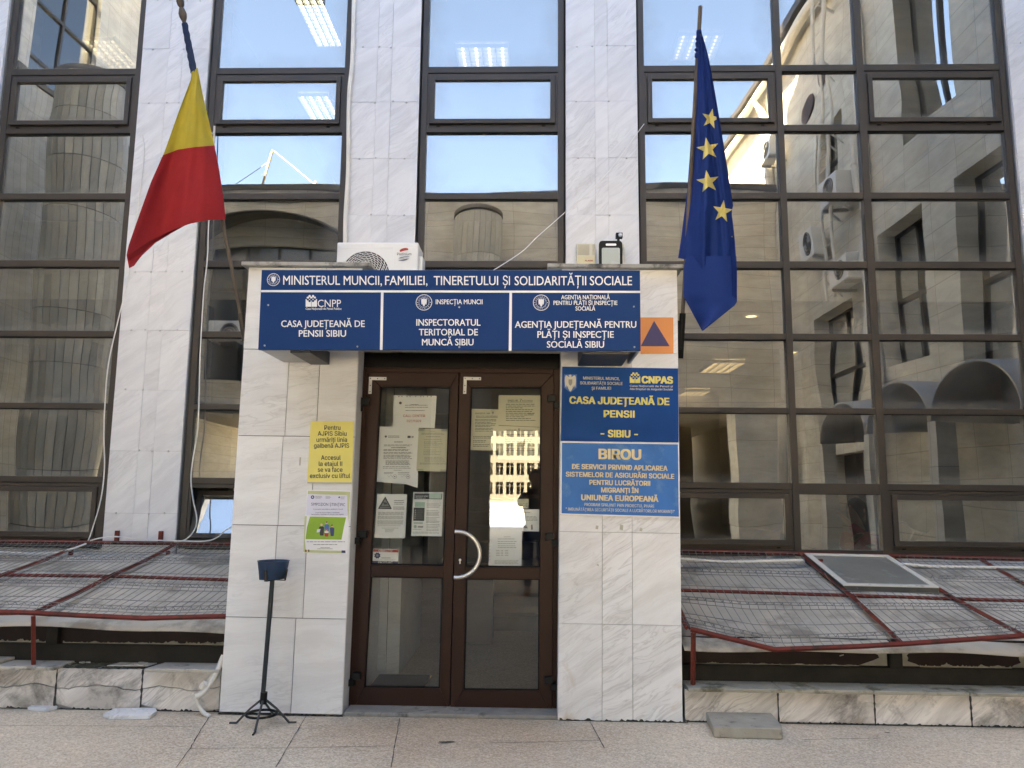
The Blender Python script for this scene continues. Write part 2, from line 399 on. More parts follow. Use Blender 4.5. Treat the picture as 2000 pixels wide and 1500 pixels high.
EAGLE = [(0,1),(.10,.96),(.16,.86),(.12,.76),(.20,.70),(.34,.80),(.52,.90),(.68,.86),(.74,.62),(.76,.25),(.72,-.15),(.66,-.55),(.52,-.20),(.48,-.60),(.36,-.28),(.30,-.62),(.16,-.85),(0,-1.02),
         (-.16,-.85),(-.30,-.62),(-.36,-.28),(-.48,-.60),(-.52,-.20),(-.66,-.55),(-.72,-.15),(-.76,.25),(-.74,.62),(-.68,.86),(-.52,.90),(-.34,.80),(-.20,.70),(-.12,.76),(-.20,.84),(-.28,.88),(-.14,.95)]
def eagle(mb, c, s, Y, mi, shield=None):
    mb.prism([(c.x+x*s*.86, Y, c.z+z*s) for x, z in EAGLE], (0, .0015, 0), mi)
    if shield is not None:
        mb.prism([(c.x+x*s, Y-.001, c.z+z*s) for x, z in [(-.22,.42),(.22,.42),(.22,-.02),(.12,-.24),(0,-.33),(-.12,-.24),(-.22,-.02)]], (0, .001, 0), shield)
def seal(mb, px, py, rpx, Y, white, back):
    c = at(px, py, Y); r = (at(px+rpx, py, Y)-c).length
    mb.ring(c, r*.93, r, 40, white); mb.ring(c, r*.60, r*.63, 32, white)
    letters_on_arc(mb, 'GUVERNUL', c, r*.775, 168, 12, r*.30, Y, white)
    letters_on_arc(mb, 'ROMÂNIEI', c, r*.775, 192, 348, r*.30, Y, white, inner=True)
    mb.disc(c+Vector((-r*.78,0,0)), r*.05, 8, white); mb.disc(c+Vector((r*.78,0,0)), r*.05, 8, white)
    eagle(mb, c, r*.52, Y, white, None)
def house_logo(mb, x0, x1, ytop, ymid, ybot, Y, white, back):
    "dotted tree over two blocks"
    w = x1-x0; xm = (x0+x1)/2
    mb.ppx([(x0,ymid),(xm-w*.02,ymid),(xm-w*.02,ybot),(x0,ybot)], Y, .0015, white); mb.ppx([(xm+w*.02,ymid),(x1,ymid),(x1,ybot),(xm+w*.02,ybot)], Y, .0015, white)
    r = w*.105; dy = (ymid-ytop-r)/1.55
    for k, (n, col) in enumerate(((2, white), (3, white), (3, back), (2, back))):
        for i in range(n):
            x = xm+(i-(n-1)/2)*w*.31; y = ytop+r+k*dy*.86
            c = at(x, y, Y-.0012); mb.disc(c, (at(x+r, y, Y)-at(x, y, Y)).length, 14, col, .001)

# ------------------------------------------------------------------ ground
def ground_mat():
    m, t, b = newmat('paving_terrazzo'); p = pos(t)
    v = N(t, 'ShaderNodeTexVoronoi'); v.inputs['Scale'].default_value = 115; t.links.new(p, v.inputs['Vector'])
    sx = N(t, 'ShaderNodeSeparateColor'); t.links.new(v.outputs['Color'], sx.inputs[0])
    c = ramp(t, sx.outputs[0], [(0, (.43,.35,.27)), (.35, (.55,.455,.35)), (.7, (.63,.53,.42)), (1, (.74,.645,.53))])
    v2 = N(t, 'ShaderNodeTexVoronoi'); v2.inputs['Scale'].default_value = 42; t.links.new(p, v2.inputs['Vector'])
    s2 = N(t, 'ShaderNodeSeparateColor'); t.links.new(v2.outputs['Color'], s2.inputs[0])
    c = mixc(t, .16, c, ramp(t, s2.outputs[1], [(0, (.36,.28,.20)), (1, (.75,.67,.54))]))
    big = noise(t, p, .9, 5, .6); c = mixc(t, .8, c, ramp(t, big, [(.3, (.78,.76,.74)), (.7, (1.1,1.1,1.08))]), 'MULTIPLY')
    # reddish worn patch before the doors
    s = N(t, 'ShaderNodeSeparateXYZ'); t.links.new(p, s.inputs[0])
    dx = math_(t, 'MULTIPLY', math_(t, 'SUBTRACT', s.outputs[0], .15), .9); dy = math_(t, 'MULTIPLY', math_(t, 'ADD', s.outputs[1], .35), 1.5)
    d = math_(t, 'SQRT', math_(t, 'ADD', math_(t, 'MULTIPLY', dx, dx), math_(t, 'MULTIPLY', dy, dy)))
    d = math_(t, 'ADD', d, math_(t, 'MULTIPLY_ADD', noise(t, p, 2.2, 5), .9, -.45))
    c = mixc(t, ramp(t, d, [(.45, .6), (1.25, 0)]), c, mixc(t, 1, c, (.84,.73,.66), 'MULTIPLY'))
    spots = ramp(t, noise(t, p, 7, 6, .7), [(.66, 0), (.72, .5)]); c = mixc(t, spots, c, (.10,.085,.07))
    t.links.new(c, b.inputs['Base Color']); b.inputs['Roughness'].default_value = .72; b.inputs['Specular IOR Level'].default_value = .3
    bump(t, b, v.outputs['Distance'], .25, .003); return m
MT['paving'] = ground_mat()
g = MB(); g.add([(-300,-300,0),(300,-300,0),(300,300,0),(-300,300,0)], [(0,1,2,3)])
def ribbon(mb, pts, w, z, mi, seed=0):
    rg = random.Random(seed); P = []
    for i in range(len(pts)-1):
        a, b_ = Vector(pts[i]), Vector(pts[i+1]); n = max(2, int((b_-a).length/.05))
        for k in range(n): P.append(a+(b_-a)*(k/n))
    P.append(Vector(pts[-1])); vs = []
    for i, p in enumerate(P):
        tdir = (P[min(i+1, len(P)-1)]-P[max(i-1, 0)]); tdir.z = 0; tdir.normalize(); nn = Vector((-tdir.y, tdir.x, 0))
        j = nn*rg.uniform(-.0025, .0025); ww = w*rg.uniform(.5, 1.2)
        vs += [(p.x+j.x-nn.x*ww/2, p.y+j.y-nn.y*ww/2, z), (p.x+j.x+nn.x*ww/2, p.y+j.y+nn.y*ww/2, z)]
    mb.add(vs, [(2*i, 2*i+1, 2*i+3, 2*i+2) for i in range(len(P)-1)], mi)
def gp(*pix): return [tuple(atz(x, y)) for x, y in pix]
ribbon(g, gp((408,1402),(390,1430),(372,1462),(345,1500)), .007, .004, 1, 1)
ribbon(g, gp((602,1392),(561,1462),(538,1500)), .005, .004, 1, 2)
ribbon(g, gp((781,1404),(770,1460),(764,1500)), .006, .004, 1, 3)
ribbon(g, gp((0,1418),(150,1419),(390,1420)), .005, .004, 1, 4)
ribbon(g, gp((370,1463),(560,1462),(780,1458)), .005, .004, 1, 5)
ribbon(g, gp((960,1452),(1080,1450),(1170,1447)), .006, .004, 1, 6)
ribbon(g, gp((1152,1411),(1165,1432),(1180,1462)), .007, .004, 1, 7)
ribbon(g, gp((1570,1446),(1650,1444),(1720,1443)), .005, .004, 1, 8)
for i, (x, y, l) in enumerate([(866,1451,.06),(880,1450,.05),(1733,1432,.035),(624,1419,.02),(541,1421,.015)]):
    a = atz(x, y); g.add([(a.x+l*.5*math.cos(q)*(1+.3*math.sin(3*q)), a.y+l*.28*math.sin(q), .0045) for q in [k*.7854 for k in range(8)]], [tuple(range(8))], 1)
for sx in range(-9, 10):       # joints of the court behind the viewer
    if abs(sx) > 1: ribbon(g, [(sx*1.2+.3,-9,0),(sx*1.2+.3,-1.2,0)], .006, .004, 1, sx+50)
for k in range(5): ribbon(g, [(-8,-1.6-k*1.5,0),(6,-1.6-k*1.5,0)], .006, .004, 1, k+90)
struct(g.build('ground', [MT['paving'], MT['joint']], loc=(0,0,0)))

# ------------------------------------------------------------------ office building
bld = empty('office_building', (0, 2, 0), 'marble office building with dark bronze window strips between white piers', 'building')
ZR = [6.98, 5.68, 5.02, 4.352, 3.663, 2.957, 2.252, 1.555, .955]     # lower edges of the glass rows
ZT = [7.9, 5.50, 4.987, 4.290, 3.598, 2.900, 2.200, 1.405]            # upper edges
# rows: (bottom, top) of the visible light
ROWS = [(5.68, 6.98), None, (4.352, 4.985), (3.663, 4.290), (2.957, 3.598), (2.252, 2.900), (1.555, 2.200)]
YF, YG = 2.0, 2.035
rng = random.Random(3)
def pane(x0, x1, z0, z1, parent, y=YG, amp=None):
    A = rng.choice((-1, 1))*rng.uniform(.0005, .0011) if amp is None else amp
    tx, tz = rng.uniform(-.0022, .0022), rng.uniform(-.0015, .0015)
    def fn(u, v):
        bu, bv = 1-(2*u-1)**2, 1-(2*v-1)**2
        return (x0+(x1-x0)*u, y+A*bu**.8*bv**.8+tx*(u-.5)+tz*(v-.5)+.0004*math.sin(5*u+3*v+A*9e3), z0+(z1-z0)*v)
    return MB().grid(fn, 14, 10).build('pane', MT['glasswin'], parent, smooth=True)
def frame4(mb, x0, x1, z0, z1, wx, wb, wt, y0, y1, mi=0):
    mb.box(x0, x0+wx, y0, y1, z0, z1, mi); mb.box(x1-wx, x1, y0, y1, z0, z1, mi)
    mb.box(x0+wx, x1-wx, y0, y1, z1-wt, z1, mi); mb.box(x0+wx, x1-wx, y0, y1, z0, z0+wb, mi)
def sash(x0, x1, z0, z1, parent, tilt=0., hz=None):
    "opening light: casing in the opening x0..x1, z0..z1 with a hung sash; tilt leans it inwards about its foot"
    f = MB(); frame4(f, x0, x1, z0, z1, .028, .035, .04, YF+.008, YF+.07)
    f.build('sash_casing', MT['bronze'], parent, bevel=.003)
    a0, a1, b0, b1 = x0+.03, x1-.03, z0+.037, z1-.042
    def tf(x, y, z):
        if not tilt: return (x, y, z)
        dz = z-b0; dy = y-YF; c, s = math.cos(tilt), math.sin(tilt); return (x, YF+dy*c+dz*s, b0+dz*c-dy*s)
    s = MB(tf); frame4(s, a0, a1, b0, b1, .046, .05, .046, YF-.014, YF+.04); s.box(a0-.002, a1+.002, YF-.024, YF-.0145, b0, b0+.012)
    for x in (x0+.10, x1-.16): s.box(x, x+.035, YF-.004, YF+.006, z0+.010, z0+.022, 1)
    s.build('sash_frame', [MT['bronze'], MT['bronzedk']], parent, bevel=.003)
    if tilt:
        p = MB(tf).grid(lambda u, v: (a0+.044+(a1-a0-.088)*u, YF+.012, b0+.048+(b1-b0-.092)*v), 4, 4).build('sash_pane', MT['glasswin'], parent, smooth=True)
    else:
        q = pane(a0+.044, a1-.044, b0+.048, b1-.044, parent, YF+.012); q.name = 'sash_pane'
def window(x0, x1, mull, label, tilt=0., zb=.9):
    jw = .058
    cols = []; f = MB(); xs = x0+jw
    f.box(x0, x0+jw, YF, YF+.09, zb, 7.06); f.box(x1-jw, x1, YF, YF+.09, zb, 7.06)
    f.box(x0-.012, x0, YF+.02, YF+.09, zb, 7.06, 1); f.box(x1, x1+.012, YF+.02, YF+.09, zb, 7.06, 1)
    for a, b_ in mull: f.box(a, b_, YF-.006, YF+.09, .9, 7.06); cols.append((xs, a)); xs = b_
    cols.append((xs, x1-jw))
    for i, (a, b_) in enumerate(cols):
        fixed = len(cols) == 3 and i == 1
        tr = [(6.98,7.06),(4.985,5.03) if not fixed else (4.985,5.05),(4.290,4.352),(3.598,3.663),(2.900,2.957),(2.200,2.252),(1.50,1.555) if not fixed else (1.46,1.555),(.90,.955)]
        tr.append((5.615, 5.68))
        for z0, z1 in tr:
            if z0 < zb: continue
            f.box(a, b_, YF+.002, YF+.085, z0, z1)
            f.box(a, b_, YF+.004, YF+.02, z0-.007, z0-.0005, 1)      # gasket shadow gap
    fr = f.build('window', [MT['bronze'], MT['bronzedk']], bld, bevel=.002)
    if label: fr['label'] = label
    for i, (a, b_) in enumerate(cols):
        fixed = len(cols) == 3 and i == 1
        for r in ROWS:
            if r and r[0] > zb: pane(a, b_, r[0], r[1], fr)
        if fixed:
            pane(a, b_, 5.05, 5.615, fr); pane(a, b_, .955, 1.46, fr)
        else:
            sash(a, b_, 5.03, 5.615, fr)
            if zb < 1: sash(a, b_, .955, 1.50, fr, tilt)
    return fr
STRIPS = [(-4.88, -3.485), (-2.765, -1.344), (-.616, .806), (1.548, 5.15)]
window(*STRIPS[0], [], 'narrow window strip at the far left, reflecting the round column')
window(*STRIPS[1], [], 'narrow window strip left of the porch with its lowest light tilted open', R(20))
window(*STRIPS[2], [], 'narrow window strip right above the porch', 0., 2.9)
window(*STRIPS[3], [(2.903,2.965),(3.70,3.770)], 'wide three light window wall right of the porch')
PIERZ = [at(310, y, 1.96).z for y in (95,201,310,420,531,645,762,881,1003)]
def pier(x0, x1, fr, ztop=25.0, label=None):
    m = MB(); rg = random.Random(int(x0*100)); Yp = 1.96
    m.box(x0+.004, x1-.004, Yp+.012, 2.5, 0, ztop, 1)
    zs = [0, .42]+sorted(PIERZ); d = .53
    while zs[-1] < ztop-.1: zs.append(zs[-1]+d)
    zs = [z for z in zs if z < ztop]+[ztop]
    w = x1-x0; xb = [x0]+[x0+w*f for f in fr]+[x1]
    for i in range(len(zs)-1):
        for j in range(len(xb)-1):
            e = rg.uniform(0, .004); jx = rg.uniform(-.004, .004)
            m.box(xb[j]+.001, xb[j+1]-.001, Yp+e, Yp+.03, zs[i]+.001, zs[i+1]-.001)
        if i and zs[i] < 8:
            for x in (x0+w*.16, xb[1]+rg.uniform(-.02,.02), xb[2]+rg.uniform(-.02,.02), x1-w*.17):
                if rg.random() < .8: m.lathe([(.008+rg.random()*.003, 0), (.008, .005), (.003, .009)], (x+rg.uniform(-.01,.01), Yp+.002, zs[i]+rg.uniform(-.008,.008)), 8, 'Y', 2)
    o = m.build('pier', [MT['pier'], MT['grout'], MT['pin']], bld, bevel=0)
    if label: o['label'] = label
    return o
pier(-3.467, -2.783, (.40,.61), label='pier behind the red and yellow flag')
pier(-1.327, -.634, (.38,.59), label='pier with a cream conduit down its edge')
pier(.824, 1.530, (.41,.59), label='pier above the floodlight')
pier(5.168, 5.90, (.4,.6)); pier(-5.62, -4.898, (.4,.6))
w = MB()
for a, b_ in STRIPS: w.box(a-.02, b_+.02, 2.02, 2.5, 7.06, 25.0)          # spandrel above the windows
for a, b_ in STRIPS:
    if b_ < 0 or a > 1: w.box(a-.02, b_+.02, 2.02, 2.3, 0, .90)
w.box(-34, -5.63, 1.99, 2.5, 0, 25.0); w.box(5.91, 6.6, 1.99, 2.5, 0, 25.0)
w.build('outer_wall', MT['pier'], bld)
MB().box(-34.2, 6.58, 1.9, 14, 25.0, 25.5).build('roof', MT['copingpale'], bld)
i_ = MB()
i_.box(-34, 6.6, 9.0, 9.2, -.2, 24.9); i_.box(-34, -33.8, 2.5, 9, -.2, 24.9); i_.box(6.4, 6.58, 2.5, 9, -.2, 24.9)
for x in (-2.9, 1.15): i_.box(x-.06, x+.06, 2.6, 9, 3.64, 6.6)
i_.box(-5.2, -5.1, 2.6, 9, .92, 3.3); i_.box(3.95, 4.05, 4.6, 9, .92, 3.3)
i_.build('inner_wall', MT['plaster'], bld)
c_ = MB(); c_.box(-33.8, 6.4, 2.12, 9, 3.30, 3.62); c_.box(-33.8, 6.4, 2.12, 9, 6.6, 6.95); c_.box(-33.8, 6.4, 2.12, 9, 11, 11.3)
c_.build('ceiling', MT['ceil'], bld)
f_ = MB(); f_.box(-33.8, -1.37, 2.31, 8.9, .01, .06); f_.box(1.53, 6.38, 2.31, 8.9, .01, .06); f_.build('floor', MT['plaster'], bld)

# interior ceiling lights, seen through the glass
def ceiling_light(c, w, l, label, rot=0, mat='tube'):
    o = empty('ceiling_light', c, label, 'ceiling light', 'louvred ceiling lights inside the offices')
    m = MB(); x, y, z = c
    m.box(x-w/2, x-w/2+.012, y-l/2, y+l/2, z-.07, z-.001); m.box(x+w/2-.012, x+w/2, y-l/2, y+l/2, z-.07, z-.001)
    n = int(l/.07)
    for k in range(n+1): m.box(x-w/2+.013, x+w/2-.013, y-l/2+k*l/n-.004, y-l/2+k*l/n+.004, z-.065, z-.02)
    for k in range(1, 4): m.box(x-w/2+k*w/4-.006, x-w/2+k*w/4+.006, y-l/2, y+l/2, z-.068, z-.018)
    m.build('louvre', MT['white'], o)
    t_ = MB()
    for k in range(4): t_.tube([(x-w/2+(k+.5)*w/4, y-l/2+.02, z-.045), (x-w/2+(k+.5)*w/4, y+l/2-.02, z-.045)], .013, 6)
    t_.build('tube', MT[mat], o); return o
def on_ceiling(px, py, z):
    d = FWD + RGT*((px-1000)/FPX) + UPV*((750-py)/FPX); return tuple(CAM+d*((z-CAM.z)/d.z))
ceiling_light(on_ceiling(945,112,6.6), .62, .62, 'lit louvred ceiling light seen through the top pane above the porch')
ceiling_light(on_ceiling(617,18,6.6), .30, 1.2, 'lit louvred ceiling light in the top pane left of the porch')
ceiling_light(on_ceiling(632,216,6.6), .42, 1.0, 'lit louvred ceiling light in the small opening pane left of the porch')
ceiling_light(on_ceiling(1360,84,6.6), .5, .5, 'faint ceiling light in the top pane behind the blue flag', 0, 'dimtube')
ceiling_light(on_ceiling(1408,711,3.3), .45, .9, 'warm lit ceiling light in the wide window, beside the wall plaques', 0, 'warm')
ceiling_light(on_ceiling(1352,764,3.3), .45, .9, 'warm lit ceiling light low in the wide window beside the plaques', 0, 'warm')
ceiling_light(on_ceiling(232,112,6.6), .4, .9, 'warm ceiling light in the top pane of the far left window strip', 0, 'dimtube')
for x, y, lb in ((1467,616,'round lit downlight just right of the blue flag tip'),(1512,652,'round lit downlight above the dark transom in the wide window'),(1548,687,'round lit downlight at the edge of the first mullion')):
    c = on_ceiling(x, y, 3.3); o = empty('downlight', c, lb, 'downlight', 'round downlights inside the wide window')
    MB().lathe([(.085, -.001), (.085, -.012), (.06, -.014), (.058, -.002)], c, 20).build('rim', MT['white'], o)
    MB().lathe([(.055, -.003), (.05, -.010)], c, 16).build('lamp', MT['warm'], o)

# ------------------------------------------------------------------ entrance porch
porch = empty('entrance_porch', (0, 1, 0), 'white marble entrance porch with brown glazed double door', 'entrance porch')
def ps(x, y, z): return (x+.008*(z-1.5), y, z-.005*x+.008)
def tilewall(mb, xs_rows, zs, y, th=.02, mi=0, gap=.0016, rg=random.Random(5)):
    for i in range(len(zs)-1):
        xs = xs_rows[min(i, len(xs_rows)-1)]
        for j in range(len(xs)-1):
            e = rg.uniform(0, .003)
            mb.box(xs[j]+gap, xs[j+1]-gap, y+e, y+th, zs[i]+gap, zs[i+1]-gap, mi)
ZC = [0, .6, 1.2, 1.8, 2.4, 2.985]
lb = MB(ps); lb.box(-1.497, -.697, .012, 1.95, 0, 2.985, 1)
tilewall(lb, [[-1.5,-1.03,-.694],[-1.5,-1.19,-.985,-.694],[-1.5,-1.185,-.965,-.694],[-1.5,-1.175,-.96,-.694],[-1.5,-1.17,-.95,-.694]], ZC, 0, .0119, 0, .0024)
lb.box(-.6968, -.694, .013, .175, 0, 2.7, 0); lb.box(-1.5, -1.4975, .012, 1.95, 0, 2.985, 0)
lb.build('wall', [MT['porchgrey'], MT['groutdark']], porch, bevel=0)['label'] = 'left porch wall of pale grey veined marble'
rb = MB(ps); rb.box(.703, 1.497, .012, 1.95, 0, 2.985, 1)
tilewall(rb, [[.70,.985,1.182,1.5]], [0,.6,1.19,1.30,1.8,2.4,2.985], 0, .0119)
rb.box(.70, .7028, .013, .175, 0, 2.7, 0); rb.box(1.4975, 1.5, .012, 1.95, 0, 2.985, 0)
rb.build('wall', [MT['porch'], MT['grout']], porch, bevel=0)['label'] = 'right porch wall of diagonally veined marble'
ln = MB(ps); ln.box(-.696, .702, .02, 1.95, 2.42, 2.80); ln.build('lintel', MT['copingpale'], porch)
cp_ = MB(ps); cp_.box(-1.535, -.62, -.05, .12, 2.985, 3.012); cp_.box(-1.535, -1.33, .12, 1.95, 2.985, 3.012); cp_.box(-.80, -.62, .12, 1.95, 2.985, 3.012)
cp_.build('coping', MT['capstone'], porch, bevel=.004)
cp_ = MB(ps); cp_.box(.60, 1.535, -.05, .12, 2.985, 3.012); cp_.box(1.33, 1.535, .12, 1.95, 2.985, 3.012); cp_.box(.60, .80, .12, 1.95, 2.985, 3.012)
cp_.build('coping', MT['capstone'], porch, bevel=.004)
# dirt line along the foot of the walls
gm = MB()
def footline(mb, x0, x1, y, h, seed, z=0.):
    rg = random.Random(seed); n = int((x1-x0)/.012); vs = []
    for k in range(n+1):
        x = x0+(x1-x0)*k/n; vs += [(x, y, z+.002), (x, y, z+.004+h*rg.random()**2), (x, y+.01, z+.004)]
    mb.add(vs, [f for k in range(n) for f in ((3*k, 3*k+3, 3*k+4, 3*k+1), (3*k+1, 3*k+4, 3*k+5, 3*k+2))])
footline(gm, -1.52, -.70, -.002, .012, 1); gm.build('foot_grime', MT['grime'], porch)
gm = MB(); footline(gm, .70, 1.52, -.002, .016, 2); gm.build('foot_grime', MT['grime'], porch)
# doors
YD = .185
MB().prism([(-.70,.012,0),(.71,.012,0),(.71,.30,0),(-.70,.30,0)], (0,0,.026)).build('door_sill', MT['sill'], porch, bevel=.006)
head = MB(); head.ppx([(706,690),(1097,690),(1095,720),(705,718)], YD-.01, .10, 0)
head.build('door_head', MT['doordark'], porch)
jm = MB()
jm.ppx([(705,718),(716,718),(694,1387),(676,1388)], YD, .08); jm.ppx([(1082,720),(1095,720),(1090,1396),(1079,1395)], YD, .08)
jm.ppx([(716.3,718),(1081.7,720),(1081.5,729),(716,727)], YD, .08)
jm.build('door_frame', MT['doorbrown'], porch, bevel=.004)
def door(O, P1, P2, YY, label, lab2=None):
    d = MB(); tl, tr, br, bl = O
    d.ppx([tl, tr, P1[1], P1[0]], YY, .06); d.ppx([P2[3], P2[2], br, bl], YY, .06)
    d.ppx([tl, P1[0], P1[3], P2[0], P2[3], bl], YY, .06); d.ppx([P1[1], tr, br, P2[2], P2[1], P1[2]], YY, .06)
    d.ppx([P1[3], P1[2], P2[1], P2[0]], YY, .06)
    o = d.build('door', MT['doorbrown'], porch, bevel=.0035); o['label'] = label
    bd = MB()
    for P in (P1, P2):                                                  # dark rubber beads
        for i in range(4):
            a, b_ = P[i], P[(i+1) % 4]; cx = sum(p[0] for p in P)/4; cy = sum(p[1] for p in P)/4
            ins = lambda p: (p[0]+(cx-p[0])*.035, p[1]+(cy-p[1])*.018)
            bd.ppx([a, b_, ins(b_), ins(a)], YY+.012, .012)
    bd.build('glazing_bead', MT['bronzedk'], o)
    for P in (P1, P2):
        q = [at(x, y, YY+.03) for x, y in P]
        m = MB(); m.grid(lambda u, v: tuple((q[3]*(1-u)+q[2]*u)*(1-v)+(q[0]*(1-u)+q[1]*u)*v), 6, 8); m.build('pane', MT['glassdoor'], o, smooth=True)
    return o
PL1 = [(743,754),(880,755),(867,1106),(723.5,1103)]; PL2 = [(724,1126),(866.5,1128),(859,1345),(711,1343)]
PR1 = [(920,755.5),(1058,755.5),(1055,1109),(909,1108)]; PR2 = [(910,1130),(1054,1131),(1053,1349.5),(905,1348)]
dl = door([(716,727),(896,728),(878,1389),(690,1387)], PL1, PL2, YD, 'left door leaf, fixed')
dr = door([(897.5,728),(1082,729),(1079,1395),(879,1393)], PR1, PR2, YD-.006, 'right door leaf with the curved handle')
def lbracket(x, y, par):
    m = MB(); m.ppx([(x,y),(x+34,y+.5),(x+34,y+6.5),(x,y+6)], YD-.012, .005); m.ppx([(x,y+6.2),(x+6,y+6.2),(x+5,y+33),(x-1,y+33)], YD-.012, .005)
    for dx, dy in ((3,3),(17,3.4),(31,3.6),(2.5,17),(2,29)): m.disc(at(x+dx,y+dy,YD-.0135), .004, 8, 1, .002)
    m.build('corner_bracket', [MT['galv'], MT['black']], par)
lbracket(720.5, 736, dl); lbracket(905.5, 736, dr)
def hinge(x, y, par, flip=1):
    m = MB(); a = [(0,0),(17,1),(17,15),(0,14)]; b_ = [(-10,14),(4,14.5),(4,27),(-10,27)]
    for q, d in ((a,.05),(b_,.045)): m.ppx([(x+flip*px, y+py) for px, py in q], YD-d, d)
    m.build('hinge', MT['black'], par, bevel=.004)
hinge(699,1036,dl); hinge(686,1314,dl); hinge(703,776,dl)
hinge(1082,1041,dr,-1); hinge(1080,1322,dr,-1); hinge(1086,770,dr,-1)
hp = []
c0 = at(893,1081,YD); rad = (at(893,1036,YD)-c0).length*.98
for k in range(25):
    q = R(90-180*k/24); hp.append((c0.x+rad*1.02*math.cos(q)+.005, YD-.075, c0.z+rad*math.sin(q)))
hp = [(c0.x-.012, YD-.075, c0.z+rad)]+hp+[(c0.x-.012, YD-.075, c0.z-rad)]
h = MB(); h.tube(hp, .0145, 14)
for z in (rad, -rad): h.tube([(c0.x+.035, YD-.075, c0.z+z*.97), (c0.x+.035, YD+.0, c0.z+z*.97)], .010, 10)
h.build('handle', MT['steel'], dr, smooth=True, angle=50)
lk = MB(); c = at(898.5,1096,YD-.010); lk.prism([c+Vector((.014*math.cos(k*.5236), 0, .014*math.sin(k*.5236)+(.018 if 0 <= k <= 6 else -.018))) for k in range(12)], (0,.008,0)); lk.disc(c+Vector((0,-.004,.008)), .009, 12, 1, .004); lk.box(c.x-.004, c.x+.004, c.y-.004, c.y, c.z-.018, c.z+.005, 1)
lk.build('lock', [MT['black'], MT['steel']], dr)

# lobby behind the doors
lo = MB()
lo.box(-1.3, 1.45, 6.4, 6.5, .03, 2.6); lo.box(1.45, 1.52, 2.12, 6.4, .03, 2.6); lo.box(-1.36, -1.3, 2.12, 6.4, .03, 2.6); lo.build('lobby_wall', plain('lobby_paint', (.24,.225,.195), .9), porch)
lm = MB(); tilewall(lm, [[-1.02,-.62]], [.03,1.2,2.5], 1.02, .02)
lm.box(-.70, -.68, .30, 1.0, .03, 2.6); lm.box(-.62, -.52, 1.05, 2.2, .03, 2.6)
lm.build('lobby_cladding', MT['porchgrey'], porch)
MB().add([(-.69,.27,.02),(.70,.27,.02),(.70,1.96,.02),(1.45,1.96,.02),(1.45,6.4,.02),(-1.3,6.4,.02),(-1.3,1.96,.02),(-.69,1.96,.02)], [tuple(range(8))]).build('lobby_floor', MT['paving'], porch)
MB().box(-1.3, 1.45, 1.96, 6.4, 2.62, 2.7).build('lobby_ceiling', MT['ceil'], porch)
st = MB()
for k in range(9): st.box(-.30+k*.0, 1.44, 3.0+k*.28, 3.28+k*.28, .03, .17+.17*k)
st.build('inner_stairs', plain('stair_stone', (.22,.20,.175), .8, 0, .25, 3), porch)
mtb = MB(); mtb.box(-.66, -.26, .45, 1.0, .03, .04); tag(mtb.build('door_mat', plain('mat_dark', (.06,.055,.05), .95, 0, .3, 30, .8), loc=(-.46,.7,.03)), 'dark ribbed door mat inside behind the left door leaf', 'door mat')
db = MB(); db.box(-.35, .15, 2.3, 2.32, .03, .75); db.box(-.34, -.31, 2.32, 2.7, .03, .74); db.box(.11, .14, 2.32, 2.7, .03, .74)
o = tag(db.build('lobby_desk', plain('desk_dark', (.03,.035,.05), .5), loc=(-.1,2.4,.03)), 'dark low desk panel in the lobby behind the left door', 'desk')
MB().box(-.38, .18, 2.26, 2.75, .75, .78).build('desk_top', plain('desk_top', (.05,.03,.02), .5), o)

# ------------------------------------------------------------------ signs
YS = -.5
fs = empty('fascia_sign', (0, -.25, 2.35), 'long dark blue sign board over the door with white ministry lettering', 'sign')
TL, TR, BR, BL = (511,527), (1250,528), (1251.5,685), (504,683)
m = MB(); m.ppx([TL, TR, BR, BL], YS, .02); m.build('panel', MT['signblue'], fs, bevel=.002)
cs = MB(); X0, X1, Z0, Z1 = at(*BL, YS).x, at(*BR, YS).x, at(*BL, YS).z, at(*TL, YS).z
cs.box(X0+.004, X0+.022, YS+.0205, -.004, Z0+.004, Z1-.004); cs.box(X1-.022, X1-.004, YS+.0205, -.004, Z0+.004, Z1-.004)
cs.box(X0+.023, X1-.023, YS+.0205, -.004, Z1-.03, Z1-.008); cs.box(X0+.023, X1-.023, YS+.0205, -.004, Z0+.10, Z0+.12)
cs.box(X0+.023, X1-.023, YS+.0205, YS+.05, Z0+.004, Z0+.05); cs.box(X0+.023, X0+.19, YS+.051, -.004, Z0+.004, Z0+.02)
cs.build('casing', MT['galv'], fs)
for x0, x1 in ((X0+.19, X0+.32), (X1-.36, X1-.06)):
    MB().box(x0, x1, -.46, -.004, Z0-.012, Z0+.075).build('bracket', plain('bracket_dark', (.035,.035,.04), .45), fs, bevel=.003)
st = MB(); Yt = YS-.003
st.ppx([(510,566.5),(1250.5,568),(1250.5,572),(510,570.5)], Yt, .003); st.ppx([(744,571.2),(749,571.2),(747,683.5),(742,683.5)], Yt, .003); st.ppx([(995,571.6),(1000,571.6),(999,685),(993.5,685)], Yt, .003)
st.build('divider', MT['signwhite'], fs)
Yl = YS-.0035
FACE[0] = 'h'; L = MB()
lett(L, 'MINISTERUL MUNCII,', 553, 746, 556, 17.5, Yl, y1=556.5, bold=.006); lett(L, 'FAMILIEI,', 752, 835, 556.5, 17.5, Yl, bold=.006)
lett(L, 'TINERETULUI', 847, 973, 556.7, 17.5, Yl, bold=.006); lett(L, 'ȘI', 982, 996, 556.8, 17.5, Yl, bold=.006); lett(L, 'SOLIDARITĂȚII', 1005, 1145, 557, 17.5, Yl, bold=.006); lett(L, 'SOCIALE', 1152, 1234.5, 557, 17.5, Yl, bold=.006)
L.build('lettering', MT['signwhite'], fs); L = MB()
